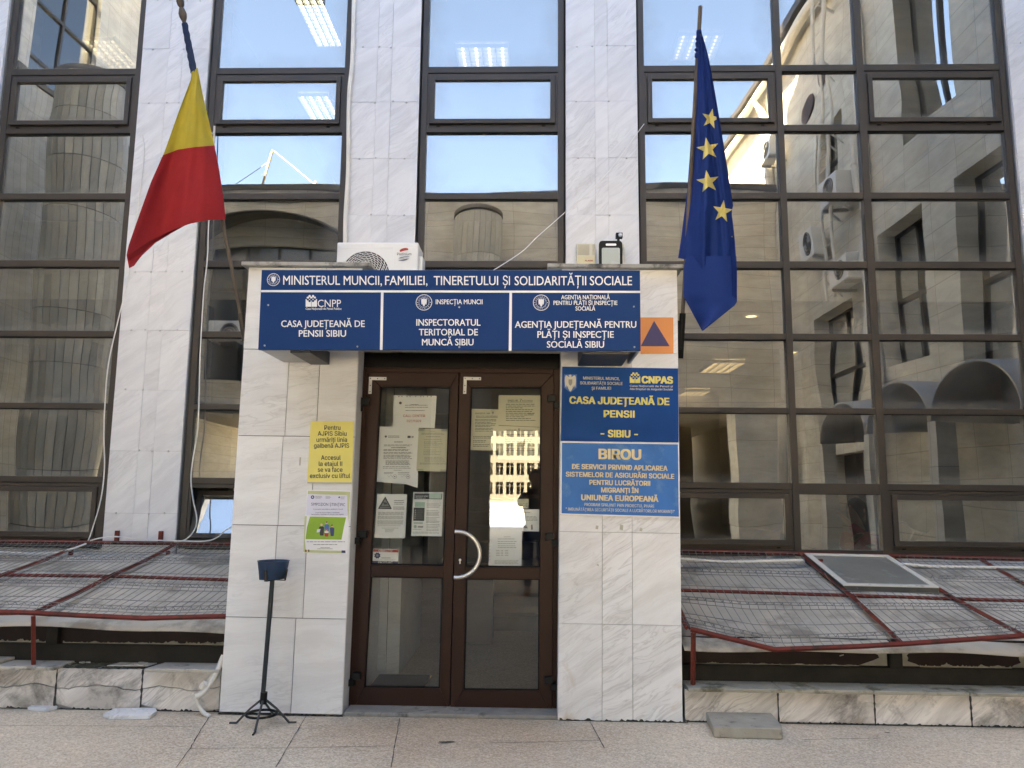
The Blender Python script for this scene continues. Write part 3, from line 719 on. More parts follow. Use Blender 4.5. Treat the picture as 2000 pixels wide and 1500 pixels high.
lett(L, 'CNPP', 620.5, 666, 599.5, 14, Yl, bold=.0); lett(L, 'Casa Națională de Pensii Publice', 597, 667, 605, 4.2, Yl, bold=.01)
lett(L, 'CASA JUDEȚEANĂ DE', 549, 712.5, 638.5, 12.5, Yl, bold=.016); lett(L, 'PENSII SIBIU', 583.5, 676, 657.5, 12.5, Yl, bold=.016)
L.build('lettering', MT['signwhite'], fs); L = MB()
lett(L, 'INSPECȚIA MUNCII', 851, 942.5, 594, 9, Yl, bold=.016)
lett(L, 'INSPECTORATUL', 813, 938.5, 636, 12.5, Yl, bold=.016); lett(L, 'TERITORIAL DE', 818, 933.5, 655, 12.5, Yl, bold=.016); lett(L, 'MUNCĂ SIBIU', 824, 925, 674.5, 12.5, Yl, bold=.016)
L.build('lettering', MT['signwhite'], fs); L = MB()
lett(L, 'AGENȚIA NAȚIONALĂ', 1096, 1191, 584.5, 8, Yl, bold=.016); lett(L, 'PENTRU PLĂȚI ȘI INSPECȚIE', 1081, 1206, 595.5, 8, Yl, bold=.016); lett(L, 'SOCIALĂ', 1124, 1162.5, 606.5, 8, Yl, bold=.016)
lett(L, 'AGENȚIA JUDEȚEANĂ PENTRU', 1005.5, 1243, 640, 12.5, Yl, bold=.016); lett(L, 'PLĂȚI ȘI INSPECȚIE', 1049.5, 1199, 659.5, 12.5, Yl, bold=.016); lett(L, 'SOCIALĂ SIBIU', 1068, 1180, 679, 12.5, Yl, bold=.016)
L.build('lettering', MT['signwhite'], fs); FACE[0] = 'g'
for px, py, r in ((534,546,12.5),(828,590.5,16),(1057,591,16)):
    e = MB(); seal(e, px, py, r, Yl, 0, 1); e.build('emblem', [MT['signwhite'], MT['signblue']], fs)
e = MB(); house_logo(e, 597, 619, 576, 584, 599, Yl, 0, 1); e.build('logo', [MT['signwhite'], MT['signblue']], fs)
e = MB()
for x, y in ((524,596),(517,675),(698,677),(897,600),(897,678),(1238,599),(1239,678)): e.lathe([(.006,0),(.006,.003),(.003,.005)], at(x,y,YS), 10, 'Y')
e.build('screw', MT['galv'], fs)

def plate(name, label, cat, corners, mat, Y=-.006, th=.005, group=None, bevel=0):
    m = MB(); m.ppx(corners, Y, th); o = m.build(name, mat, None, bevel=bevel, loc=at(*corners[3], Y)); return tag(o, label, cat, group)
o = plate('shelter_sign', 'orange square plate with a dark blue triangle on the porch wall', 'sign', [(1250.5,620),(1315,620),(1315.5,690),(1251,691)], MT['orange'])
MB().ppx([(1277.5,626.5),(1308,676),(1251.5,676)], -.0085, .002).build('triangle', MT['navytri'], o)

o = plate('wall_plaque', 'deep blue plaque with yellow CASA JUDEȚEANĂ DE PENSII lettering', 'plaque', [(1098,716),(1324.5,719.5),(1325.5,864),(1095.5,861)], MT['plaqueblue'], -.012, .011, bevel=.001)
Yp = -.0135; L = MB()
lett(L, 'CASA JUDEȚEANĂ DE', 1112, 1307.5, 788, 13.5, Yp, y1=791, bold=.032); lett(L, 'PENSII', 1179, 1239.5, 814.5, 13, Yp, y1=815.5, bold=.032); lett(L, '- SIBIU -', 1173, 1246, 853, 13.5, Yp, y1=854.5, bold=.032)
lett(L, 'CNPAS', 1253, 1314.5, 748, 13, Yp, y1=749, bold=.045)
L.build('lettering', MT['yellowtext'], o)
L = MB(); lett(L, 'MINISTERUL MUNCII,', 1139, 1210, 741, 5.6, Yp, y1=742.5, bold=.014); lett(L, 'SOLIDARITĂȚII SOCIALE', 1133, 1216, 750.5, 5.6, Yp, y1=752, bold=.014); lett(L, 'ȘI FAMILIEI', 1155.5, 1193.5, 761, 5.6, Yp, bold=.014)
lett(L, 'Casa Națională de Pensii și', 1230, 1314, 755.5, 3.7, Yp, y1=756.5, bold=.012); lett(L, 'Alte Drepturi de Asigurări Sociale', 1230, 1314, 761.5, 3.8, Yp, y1=762.5, bold=.012)
L.build('lettering', MT['paletext'], o)
e = MB(); house_logo(e, 1230, 1250.5, 727, 735, 748, Yp, 0, 1); e.build('logo', [MT['yellowtext'], MT['plaqueblue']], o)
e = MB(); e.ppx([(1101.5,731),(1127,731),(1127,757),(1114,766.5),(1101.5,757)], Yp, .0015, 2); eagle(e, at(1114,748,Yp), .058, Yp-.0015, 0, 1); e.build('emblem', [MT['paletext'], MT['greyink'], MT['bluedeep']], o)
o = plate('wall_plaque', 'lighter blue framed plaque with sand coloured BIROU lettering', 'plaque', [(1095.5,862.5),(1326,866),(1328,1011.5),(1094.5,1005)], MT['signwhite'], -.012, .011)
MB().ppx([(1097.5,864.5),(1324,868),(1326,1009),(1096.7,1002.7)], -.0133, .0012).build('panel', MT['plaquelight'], o)
Yp = -.0148; L = MB()
lett(L, 'BIROU', 1169, 1252.5, 896, 19, Yp, y1=897.5, bold=.036); lett(L, 'DE SERVICII PRIVIND APLICAREA', 1117, 1304, 915.5, 9.4, Yp, y1=919.5, bold=.030); lett(L, 'SISTEMELOR DE ASIGURĂRI SOCIALE', 1105, 1317, 930.5, 9.2, Yp, y1=935, bold=.026)
lett(L, 'PENTRU LUCRĂTORII', 1151, 1270, 946.5, 9.2, Yp, y1=948.8, bold=.028); lett(L, 'MIGRANȚI ÎN', 1174, 1247, 961.5, 9.2, Yp, y1=962.8, bold=.028); lett(L, 'UNIUNEA EUROPEANĂ', 1135, 1286, 976.5, 10.4, Yp, y1=980, bold=.034)
L.build('lettering', MT['sandtext'], o)
L = MB(); lett(L, 'PROGRAM SPRIJINIT PRIN PROIECTUL PHARE', 1141.5, 1278, 988, 5.8, Yp, y1=991.5, bold=.010); lett(L, '" IMBUNĂTĂȚIREA SECURITĂȚII SOCIALE A LUCRĂTORILOR MIGRANȚI"', 1105, 1317.5, 997, 5.8, Yp, y1=1002, bold=.010)
L.build('lettering', MT['paletext'], o)

o = plate('yellow_plate', 'yellow plate with black directions to AJPIS Sibiu beside the door', 'sign', [(607,822.5),(691,823),(687,945),(600,944)], MT['yellow'])
L = MB(); Yp = -.0075
for body, a, b_, y in (('Pentru',633.5,665,839.5),('AJPIS Sibiu',620.5,677,851),('urmăriți linia',618,678,863),('galbenă AJPIS',613,682,874.5),('Accesul',627,665.5,898),('la etajul II',622.5,668.5,910),('se va face',620.5,669,921.5),('exclusiv cu liftul',605,684,933.5)):
    lett(L, body, a, b_, y, 8.6, Yp, bold=.012)
L.build('lettering', MT['ink'], o)
MB().ppx([(600.5,941),(686.5,942),(686.5,945),(600,944.2)], -.0082, .002).build('tape', MT['tape'], o)

def barlines(mb, x0, x1, ys, h, Y, mi=0, slant=0., rag=.25, words=True, seed=0):
    rg = random.Random(seed)
    for y in ys:
        xe = x1-(x1-x0)*rag*rg.random(); x = x0
        while x < xe:
            w_ = min(rg.uniform(.05, .16)*(x1-x0) if words else 1e9, xe-x)
            f = lambda xx: y+slant*(xx-x0)
            mb.ppx([(x,f(x)),(x+w_,f(x+w_)),(x+w_,f(x+w_)+h),(x,f(x)+h)], Y, .0004, mi); x += w_+.02*(x1-x0)
o = plate('symposium_poster', 'white and green symposium poster taped under the yellow plate', 'poster', [(600,956.5),(685,958.5),(678,1082.5),(592,1080)], MT['paper'], -.0015, .001)
P = MB(); Yp = -.0022
P.ppx([(601.5,958.3),(684,960.3),(680,1022),(678.5,990),(678,967),(601,965)], Yp, .0006, 0)
P.ppx([(601,965.5),(678,967),(679,1004),(678.5,1008),(598,1006.5),(599,980)], Yp, .0006, 1)
P.ppx([(605.5,1009),(676,1010.5),(671.5,1030),(667,1054),(596.5,1053),(599.5,1030)], Yp-.0004, .0006, 2)
P.ppx([(595,1008),(599.5,1008),(595.5,1052),(597,1074),(592.5,1079)], Yp, .0006, 0); P.ppx([(594,1074),(675,1076),(675,1080.8),(594,1079)], Yp, .0006, 0)
for x0, mt in ((596,3),(599.3,5),(601.6,6)): P.ppx([(x0,1073.5),(x0+2.6,1073.5),(x0+2.6,1078),(x0,1078)], Yp-.0005, .0006, mt)
P.ppx([(667,1075),(674.5,1075.2),(674.5,1080),(667,1079.8)], Yp-.0005, .0006, 4); P.disc(at(610.5,971,Yp-.0006), .012, 16, 4, .0006); P.disc(at(610.5,971,Yp-.001), .005, 10, 1, .0004); P.disc(at(662.5,971.3,Yp-.0006), .006, 6, 4, .0006)
for i, (x, y, s, cl, hd) in enumerate(((638,1022,1.0,8,6),(628,1026,1.1,6,9),(648.5,1028,1.0,4,10),(637.5,1036,1.0,3,3))):
    P.ppx([(x-4.6*s,y+4),(x-2*s,y+2),(x+2*s,y+2),(x+4.6*s,y+4),(x+3.4*s,1045+i),(x-2.6*s,1045+i)], Yp-.0009-.0003*i, .0004, cl)
    P.disc(at(x,y-.6,Yp-.0012-.0003*i), .0072*s, 12, 9, .0003); P.disc(at(x,y-2.2,Yp-.0014-.0003*i), .0066*s, 10, hd, .0003, .0042*s)
P.ppx([(619.5,1034),(626,1033),(624.5,1039),(618.5,1040)], Yp-.0025, .0004, 1); P.ppx([(634,1037.5),(641.5,1037.5),(641.5,1041),(634,1041)], Yp-.003, .0004, 7)
P.build('print', [MT['olive'], MT['lavender'], MT['green'], MT['redink'], MT['navy'], MT['yellow'], MT['ink'], MT['paper'], MT['bluedeep'], MT['skinprint'], MT['doorbrown']], o)
FACE[0] = 'h'; L = MB(); Yp = -.0032
lett(L, 'SIMPOZION ȘTIINȚIFIC', 608, 674, 987.5, 5.6, Yp, y1=988.5, bold=.004)
FACE[0] = 'g'
lett(L, 'în domeniul securității și sănătății în muncă', 612, 669.5, 995.5, 2, Yp, bold=.01); lett(L, 'Locuri de muncă sigure și sănătoase', 616, 663, 1002, 2, Yp, bold=.01); lett(L, 'Securitatea și sănătatea în muncă în era digitală', 608, 671, 1005.6, 2, Yp, bold=.01)
L.build('lettering', MT['navy'], o)
L = MB(); barlines(L, 616, 629, (969,970.8,972.6), .8, Yp, seed=1); barlines(L, 636, 647, (969.2,971.2,973), .8, Yp, seed=2); barlines(L, 665, 675, (970,972,974), .8, Yp, seed=3)
barlines(L, 599, 674, (1057.5,), 1.3, Yp, seed=4, rag=.02); barlines(L, 612, 660, (1063,), 1.3, Yp, seed=5, rag=.05); barlines(L, 626, 645, (1069,), 1.2, Yp, seed=6, rag=.05); barlines(L, 620, 650, (1071.3,), 1.2, Yp, seed=7, rag=.05)
L.build('small_print', MT['greyink'], o)

# papers fixed to the door glass (inside)
YP = YD+.036
def sheet(name, label, cat, corners, mat, dy=0.):
    return plate(name, label, cat, corners, MT[mat], YP+dy, .0008, 'notices taped inside the door glass'), YP+dy-.0007
o, y = sheet('notice', 'white CALL CENTER sheet in a punched sleeve, top of left door', 'notice', [(769,772),(853,773),(849,836),(767,835)], 'paper', .002)
L = MB(); lett(L, 'CALL CENTER', 787.5, 830.5, 814.5, 4.8, y, bold=.006); lett(L, '0219309', 794.5, 822.5, 824.5, 4.6, y, bold=.006); L.build('lettering', MT['redink'], o)
L = MB(); barlines(L, 791, 836, (791,795), .9, y, seed=1, rag=.1); barlines(L, 802, 818, (789.6,), .9, y, seed=1); barlines(L, 792, 831, (801.5,), 1, y, seed=2, rag=.05); L.disc(at(782,787,y), .010, 14, 0, .0004)
for x in (778,784,794,800,811,821,826,834,841): L.ppx([(x,773.8),(x+2,773.8),(x+2,775.4),(x,775.4)], y, .0004)
L.build('small_print', MT['darkgrey'], o)
o, y = sheet('notice', 'large white typed letter with two round stamps on left door', 'notice', [(738.5,833),(818,834.5),(816,953),(795,946),(735,941)], 'paper', .001)
L = MB(); barlines(L, 758, 780, (851,853.5), 1, y, seed=1, rag=.05); L.disc(at(753.5,852.5,y), .008, 14, 0, .0004); L.ppx([(796,851),(802,851),(802,855.5),(796,855.5)], y, .0004); lett(L, 'CNPP', 803, 808, 855.5, 4, y, bold=.01)
barlines(L, 770, 787, (862.5,), 1.4, y, seed=2, rag=.02); barlines(L, 750, 806, (868.5,870.5), .8, y, seed=3, rag=.1); barlines(L, 764, 793.5, (873.7,), 1.4, y, seed=4, rag=.02)
barlines(L, 749, 805, (877.5,879.5,883,885,888.5,890.5,892.5,895.5), .9, y, seed=5, rag=.15); barlines(L, 753, 803, (899.5,901.5,903.3,905.2,907), .8, y, seed=6, rag=.1); barlines(L, 748, 804, (911,914), .8, y, seed=7, rag=.3); barlines(L, 769, 785, (918,), .8, y, seed=8); barlines(L, 750, 769, (922.4,924.8), .8, y, seed=8); barlines(L, 777, 802, (922.4,925.4), .8, y, seed=9)
for x in (771,797):
    c = at(x,931,y); L.ring(c, .0125, .0142, 20, 0, .0004); L.disc(c, .0045, 8, 0, .0004); L.tube([at(x-14,929,y), at(x-11,932,y), at(x-8,927.5,y), at(x-5,931,y)], .0008, 4)
L.build('small_print', MT['darkgrey'], o)
o, y = sheet('notice', 'yellowed typed sheet with taped corners on left door', 'notice', [(818,837),(875,838),(873.5,921.5),(813,919.5)], 'oldpaper', -.001)
L = MB(); barlines(L, 840, 850, (842,), .7, y, seed=1); barlines(L, 823, 871, (846,848), .7, y, seed=2, rag=.1); barlines(L, 832, 860, (852.4,), 1.1, y, seed=3, rag=.02); barlines(L, 828, 866, (858,861.5,864.5,866.5,869,873), .7, y, seed=4, rag=.4); barlines(L, 827, 862, (878.5,882,884.5,887.5), .7, y, seed=5, rag=.5); barlines(L, 829, 870, (893,895.5,898,900.5), .7, y, seed=6, rag=.2); barlines(L, 820, 872, (904,906), .8, y, seed=7, rag=.05)
L.build('small_print', MT['greyink'], o)
L = MB()
for x, yy in ((817,838),(862,838.5),(815,916),(860,917)): L.ppx([(x,yy),(x+12,yy),(x+12,yy+4),(x,yy+4)], y-.0006, .0004)
L.build('tape', MT['tape'], o)
o, y = sheet('notice', 'white video surveillance notice with black warning triangle, left door', 'notice', [(736.5,964.5),(795,965.5),(791,1051.5),(731.5,1050.5)], 'paper')
L = MB(); L.ppx([(752.5,969.5),(765,993),(764,994.5),(739.5,994),(738.5,992.5)], y, .0004, 0); L.ppx([(752.2,974.5),(760,988.5),(744.5,988.5)], y-.0006, .0004, 1); L.ppx([(748,980),(755,982),(757,985),(750,985.5)], y-.001, .0004, 0); L.ppx([(742,990),(762,990.3),(762,992),(742,991.8)], y-.0006, .0004, 1)
barlines(L, 770, 789, (977,980.5,984), 1.1, y, 0, seed=1, rag=.1); barlines(L, 768, 790, (989.5,991.3,993,994.8), .8, y, 1, seed=2, rag=.02)
for k, (y0, n) in enumerate(((1000,4),(1008,4),(1016.5,5))): barlines(L, 738.5-k*.7, 789-k*.5, [y0+1.7*i for i in range(n)], .8, y, 1, seed=5+k, rag=.03)
barlines(L, 737, 788, (1026.5,), .8, y, 1, seed=9); barlines(L, 746, 778, (1031,), .8, y, 1, seed=10, rag=.02); barlines(L, 752, 772, (1034,1036.2,1038.4), .8, y, 1, seed=11)
L.build('print', [MT['darkgrey'], MT['greyink']], o)
o, y = sheet('notice', 'white leaflet with dark header and mint boxes on left door', 'notice', [(807.5,961),(866,961.5),(862.5,1047.5),(803,1046.5)], 'paper')
L = MB(); L.ppx([(809.5,963.5),(864,964),(863,975.5),(809,975)], y, .0004, 0); L.ppx([(838.5,964),(862.5,964.3),(861.8,974),(838.3,973.8)], y-.0005, .0004, 2); L.ppx([(810.5,980.5),(830,980.7),(829.5,990.3),(810,990)], y, .0004, 2); L.ppx([(808,991.3),(829.5,991.5),(828.5,1017.5),(807,1017)], y, .0004, 0)
lett(L, 'Servicii pentru cetățeni', 811.5, 836.5, 970, 2.4, y-.0006, 3, bold=.01); lett(L, 'finanțate la zi', 811.5, 831, 973.6, 2.2, y-.0006, 3, bold=.01)
for k in range(5): L.disc(at(811.2-.2*k,996.5+3.9*k,y-.0006), .003, 8, 3, .0003); barlines(L, 814-.2*k, 826, (996+3.9*k,), .7, y-.0006, 1, seed=k)
barlines(L, 833.5, 862, (978,982,984,986,988,990.5), .9, y, 1, seed=1, rag=.2); barlines(L, 833, 861.5, (997,1000,1002,1004,1006), .9, y, 1, seed=2, rag=.2); barlines(L, 832, 861, (1010,1013,1015.5,1018,1020), .9, y, 1, seed=3, rag=.3); barlines(L, 833, 860, (1024,1027,1029.5,1033,1035.5), .9, y, 1, seed=4, rag=.2)
L.ppx([(808,1020),(826,1020.3),(826,1023),(808,1022.7)], y, .0004, 2); L.disc(at(811,1028.5,y), .011, 14, 2, .0004); barlines(L, 816, 827, (1027.5,1029.2), 1.2, y, 0, seed=5, rag=.05); barlines(L, 806.5, 827, (1033.5,), .8, y, 1, seed=6); barlines(L, 806, 858, (1039,1041), .7, y, 1, seed=7, rag=.1)
L.build('print', [MT['darkgrey'], MT['greyink'], MT['mint'], MT['paper']], o)
o, y = sheet('security_sticker', 'red white and blue OBIECTIV PROTEJAT sticker low on left door', 'sticker', [(728,1071.5),(778.5,1073),(777.5,1102.5),(726.5,1101.5)], 'paper')
L = MB(); L.ppx([(729,1072.5),(778,1074),(777.8,1079),(728.8,1077.6)], y, .0004, 0); L.ppx([(727.5,1095.2),(777.5,1096.5),(777.3,1101.6),(727.2,1100.6)], y, .0004, 1); c = at(737,1085,y); L.prism([c+Vector((math.cos(k*.3927)*(.023 if k % 2 else .018), 0, math.sin(k*.3927)*(.023 if k % 2 else .018))) for k in range(16)], (0,.0004,0), 1)
lett(L, 'OBIECTIV', 739.5, 767, 1077.6, 3.9, y-.0006, 2, bold=.01); lett(L, 'PROTEJAT', 738.5, 767, 1100.3, 3.9, y-.0006, 2, bold=.01); L.disc(at(737,1085,y-.0008), .008, 10, 3, .0003); barlines(L, 745, 763, (1089,), 1.4, y, 3, seed=1, rag=.02); lett(L, 'OBIECTIV PERMANENT', 730, 774, 1094.3, 1.6, y, 3)
L.build('print', [MT['redink'], MT['navy'], MT['paper'], MT['greyink']], o)
o, y = sheet('notice', 'grey GHIȘEUL NR. 7 sheet at upper right of right door', 'notice', [(974,772),(1056.5,772.5),(1057,834),(973,830)], 'oldpaper', -.001)
L = MB(); lett(L, 'GHIȘEUL NR.', 991.5, 1012, 784, 3.4, y, bold=.012); lett(L, '7', 1015, 1019, 784, 5, y, bold=.02); lett(L, 'PLĂȚI PENSII', 1020, 1040, 784, 2.6, y, bold=.01); L.ppx([(991.5,785),(1040,785),(1040,785.7),(991.5,785.7)], y, .0004)
barlines(L, 988, 1048, (789,792.5,796,799.5,803,806.5,810,813.5,817,820.5), 1.1, y, seed=1, rag=.5); barlines(L, 1031, 1043, (808,810), 1, y, seed=2, rag=.05); L.build('print', MT['darkgrey'], o)
o, y = sheet('notice', 'grey GHIȘEUL NR. 9 sheet at upper left of right door', 'notice', [(921,798.5),(974.5,799.5),(973,880),(918.5,879)], 'oldpaper', .0015)
L = MB(); lett(L, 'GHIȘEUL NR.', 928, 958, 809, 3.2, y, bold=.012); lett(L, '9', 961, 964.5, 809, 5, y, bold=.02); lett(L, 'EDUCAȚIE CONTRIBUABILI', 930, 972, 814.5, 2.8, y, bold=.01); L.ppx([(930,815.3),(972,815.3),(972,816),(930,816)], y, .0004)
barlines(L, 928, 973, (819,821.5,824.5,827,830,832.5,836,838.5,841.5), 1.1, y, seed=3, rag=.35); barlines(L, 924, 966, (852,855,860,863,868,871), 1.1, y, seed=4, rag=.5); L.build('print', MT['darkgrey'], o)
o, y = sheet('notice', 'grey GHIȘEUL NR. 5 sheet below the number 7 sheet', 'notice', [(973.5,831.5),(1057.5,835),(1057.5,900),(972,896)], 'oldpaper', .0005)
L = MB(); lett(L, 'GHIȘEUL NR.', 988, 1009, 842, 3.2, y, bold=.012); lett(L, '5', 1012, 1015.5, 842, 5, y, bold=.02); lett(L, 'STABILIRI PENSII', 1017, 1042, 842, 2.4, y, bold=.01); barlines(L, 986, 1046, [848+3.5*k for k in range(10)], 1.1, y, seed=1, rag=.5); L.build('print', MT['darkgrey'], o)
o, y = sheet('notice', 'small grey TRAGE sign on right door', 'notice', [(1002.5,974),(1032.5,975),(1032,993),(1002,992)], 'oldpaper')
L = MB(); lett(L, 'TRAGE', 1004.5, 1030.5, 989.5, 6.6, y, bold=.006); L.build('print', MT['greyink'], o)
o, y = sheet('notice', 'white note with a small drawing under the TRAGE sign', 'notice', [(998,994.5),(1055.5,995),(1055,1038),(1020,1037.5),(998,1016)], 'paper')
L = MB(); barlines(L, 1013, 1036, (1000.5,), 1.2, y, seed=1, rag=.02); barlines(L, 1004, 1052, (1008.5,1011,1013.5,1016), .9, y, seed=2, rag=.1); L.ppx([(1022,1025),(1027,1025),(1031,1032),(1024,1031)], y, .0004); L.ppx([(1037,1025),(1040,1024.5),(1041,1034),(1037,1035)], y, .0004); L.build('print', MT['greyink'], o)
o, y = sheet('notice', 'bluish white opening hours sheet in a punched sleeve, right door', 'notice', [(958,1019),(1019.5,1020),(1018.5,1105.5),(954,1104.5)], 'sleeve', -.001)
L = MB(); barlines(L, 984, 998, (1048,), 1, y, seed=1); barlines(L, 972, 1014, (1052,1057,1061,1065.5,1069), 1.2, y, seed=2, rag=.2)
for k in range(4): barlines(L, 969, 976, (1074.5+3.2*k,), 1.2, y, seed=k, rag=.02); barlines(L, 978, 983, (1074.5+3.2*k,), 1.2, y, seed=k, rag=.02); barlines(L, 986, 993, (1074.5+3.2*k,), 1.2, y, seed=k, rag=.02)
for k in range(9): L.ppx([(955.8,1040+6.5*k),(957.2,1040+6.5*k),(957.2,1042.5+6.5*k),(955.8,1042.5+6.5*k)], y, .0004)
barlines(L, 966, 1014, (1094,1096,1098,1100), .8, y, seed=8, rag=.1); L.build('print', MT['greyink'], o)

m = MB()
for x, y, w, h, k in ((1164,1026,5,8,1),(1211,1024,6.5,12,2),(1250,1031,5,7,1),(1166,1101,4,5,2),(585,893,3,16,0)):
    m.ppx([(x,y),(x+w,y+k),(x+w-1,y+h),(x-1,y+h-k)], -.0035, .001)
m.build('tape_remnant', MT['tape'], porch)

# ------------------------------------------------------------------ flags
def interp(tab, y):
    if y <= tab[0][0]: return tab[0][1]
    for (a, xa), (b_, xb) in zip(tab, tab[1:]):
        if y <= b_: return xa+(xb-xa)*(y-a)/(b_-a)
    return tab[-1][1]
def pole_flag(label, tip, foot, Yt, Yf, r, finial):
    pY = lambda y: Yf+(Yt-Yf)*(foot[1]-y)/(foot[1]-tip[1])
    pX = lambda y: foot[0]+(tip[0]-foot[0])*(foot[1]-y)/(foot[1]-tip[1])
    pp = lambda y: at(pX(y), y, pY(y))
    o = empty('flag', pp(foot[1]), label, 'flag', 'flags on poles at the porch corners')
    MB().tube([pp(foot[1]-(foot[1]-tip[1])*k/12) for k in range(13)], r, 10).build('pole', MT['wood'], o, smooth=True)
    return o, pX, pY, pp
# red and yellow flag
o, pX, pY, pp = pole_flag('red and yellow flag hanging in a triangle from its slanted pole', (353,8), (478,655), -.45, .10, .0125, True)
MB().tube([pp(655)+Vector((0,.0,-.02)), pp(612)], .020, 10).build('pole_socket', MT['bronze'], o, smooth=True)
MB().box(pp(640).x-.0, pp(640).x+.05, pp(640).y-.01, pp(640).y+.03, pp(640).z-.10, pp(640).z+.10).build('bracket', MT['bronze'], o)
f = MB(); a = pp(46); d = (pp(8)-pp(46)).normalized(); top = pp(40)
prof = [(.016,0),(.024,.02),(.027,.045),(.018,.075),(.013,.085),(.022,.10),(.026,.125),(.017,.15),(.010,.16),(.016,.185),(.012,.22),(.004,.25)]
f.tube([top+d*h for r_, h in prof], [r_ for r_, h in prof], 14); f.build('finial', MT['wood'], o, smooth=True)
wr = MB(); n = 26
wr.tube([pp(46+(142-46)*k/n)+Vector((.0015*math.sin(k*1.3),0,.0)) for k in range(n+1)], [.0195+.0012*math.sin(k*1.5)+.004*k/n for k in range(n+1)], 12)
wr.build('rolled_cloth', MT['wrapblue'], o, smooth=True)
LX = [(135,373),(152,374),(215,350),(297,321),(355,295),(425,270),(480,251),(498,247)]; RX = [(133,386),(190,397),(240,409),(284,419),(330,428),(390,437),(430,441)]
def ybot(u): return interp([(0,498),(.08,489),(.2,471),(.38,452),(.6,437),(.8,430),(1,429)], u)
def ytop(u): return 141-9*u
def RF(u, v):
    y = ytop(u)+v*(ybot(u)-ytop(u)); x = interp(LX, y)*(1-u)+interp(RX, min(y, 430))*u
    Y = (-.375-.05*v)*(1-u)+(pY(y)-.020)*u
    s = v**.7
    Y += s*(.045*math.sin(6.5*u+1.2-1.5*v)+.022*math.sin(15*u-3*v)*(1-u)+.010*math.sin(27*u+5*v)*(1-v*.5)) + .022*math.sin(8*v+5*u)*u*(1-u)*2 + .012*math.sin(21*v-9*u)*(1-v)*u
    return at(x, y, Y)
seam = lambda u: (interp([(0,303),(.25,292),(.6,287),(1,284)], u)-ytop(u))/(ybot(u)-ytop(u))
fl = MB()
def RF2(u, v):      # rows follow the seam
    sv = seam(u); return RF(u, v/.5*sv if v <= .5 else sv+(v-.5)/.5*(1-sv))
fl.grid(RF2, 26, 40, mfn=lambda u, v: 1 if v < .512 else 2)
def UF(u, v):       # hem curling under at the lower edge
    uu = u*.55; p = RF(uu, 1.0); y0 = ybot(uu); x0 = interp(LX, y0)*(1-uu)+interp(RX, 429)*uu
    y2 = interp([(0,524),(.05,519),(.12,500),(.25,474),(.4,456),(.55,440)], uu); x2 = x0+interp([(0,5),(.2,2),(.55,0)], uu)
    return at(x0+(x2-x0)*v, y0+(y2-y0)*v, p.y*0+at(0,0,0).y*0+(p.y+.035*v+.02*math.sin(3*v)))
fl.grid(UF, 22, 5, mi=2)
c = fl.build('cloth', [MT['wrapblue'], MT['flagyellow'], MT['flagred']], o, smooth=True, angle=80)
cst = MB(); cst.tube([at(408,249,-.02), at(415,262,-.03), at(420,246,-.02), at(418,300,0)], .003, 5); cst.build('tie_cord', MT['cable'], o)

# blue flag with stars
o, pX, pY, pp = pole_flag('blue flag with yellow stars hanging limp from its pole', (1368,12), (1329,690), -.40, .06, .0135, False)
MB().tube([pp(700), pp(612)], .021, 10).build('pole_socket', MT['bronzedk'], o, smooth=True)
MB().box(pp(655).x-.05, pp(655).x, pp(655).y-.02, pp(655).y+.02, pp(655).z-.10, pp(655).z+.10).build('bracket', MT['bronzedk'], o)
LX2 = [(66,1361),(121,1358),(177,1356),(280,1349),(373,1342),(467,1330),(506,1324),(560,1334),(590,1338)]; RX2 = [(60,1369),(85,1377),(112,1384),(177,1396),(243,1407),(317,1419),(395,1431),(403,1432),(415,1428.5),(423,1430),(467,1435),(527,1439),(600,1439)]
def yb2(u): return interp([(0,504),(.16,507),(.36,520),(.55,548),(.72,562),(.86,572),(1,585)], u)
def depth2(x, y, u):
    v = (y-64)/(520-64); s = max(0, min(1, v*1.6))
    return (pY(y)-.016)*(1-u)+(-.37+.04*v)*u + s*(.048*math.sin(8.5*u+.6+1.1*v)+.018*math.sin(21*u+2*v)+.006*math.sin(37*u-6*v)) + (1-s)*.006*math.sin(22*u)
def EF(u, v):
    y0 = 62; y = y0+v*(yb2(u)-y0); xl, xr = interp(LX2, y), interp(RX2, y)
    x = xl+(xr-xl)*u; return at(x, y, depth2(x, y, u))
fl = MB(); fl.grid(EF, 32, 60, mi=0)
def EB(u, v):
    y = 500+v*(646-500); xl = interp([(500,1341),(518,1336),(579,1335),(646,1371)], y); xr = interp([(500,1438),(527,1439.5),(593,1439.5),(646,1373)], y)
    x = xl+(xr-xl)*u; return at(x, y, -.18-.12*u+.03*math.sin(5*u+1.5)-.01*v)
fl.grid(EB, 20, 18, mi=0)
def star(cx, cy, r, rot, cut=None, sx=1.):
    pts = []
    for k in range(10):
        q = R(rot+36*k-90); rr = r if k % 2 == 0 else r*.40
        pts.append((cx+rr*math.cos(q)*sx, cy+rr*math.sin(q)))
    C0 = Vector((cx, cy)); n = 5
    def m_(p):
        x, y = p
        if cut: x = min(x, cut(y))
        xl, xr = interp(LX2, y), interp(RX2, y); u = max(0, min(1, (x-xl)/(xr-xl))); return at(x, y, depth2(x, y, u)-.004)
    for k in range(10):
        a, b_ = Vector(pts[k])-C0, Vector(pts[(k+1) % 10])-C0; vs = []; ix = {}
        for i in range(n+1):
            for j in range(n+1-i): ix[i, j] = len(vs); vs.append(m_(C0+a*(i/n)+b_*(j/n)))
        fs_ = [(ix[i,j], ix[i+1,j], ix[i,j+1]) for i in range(n) for j in range(n-i)]+[(ix[i+1,j], ix[i+1,j+1], ix[i,j+1]) for i in range(n) for j in range(n-1-i)]
        fl.add(vs, fs_, 1)
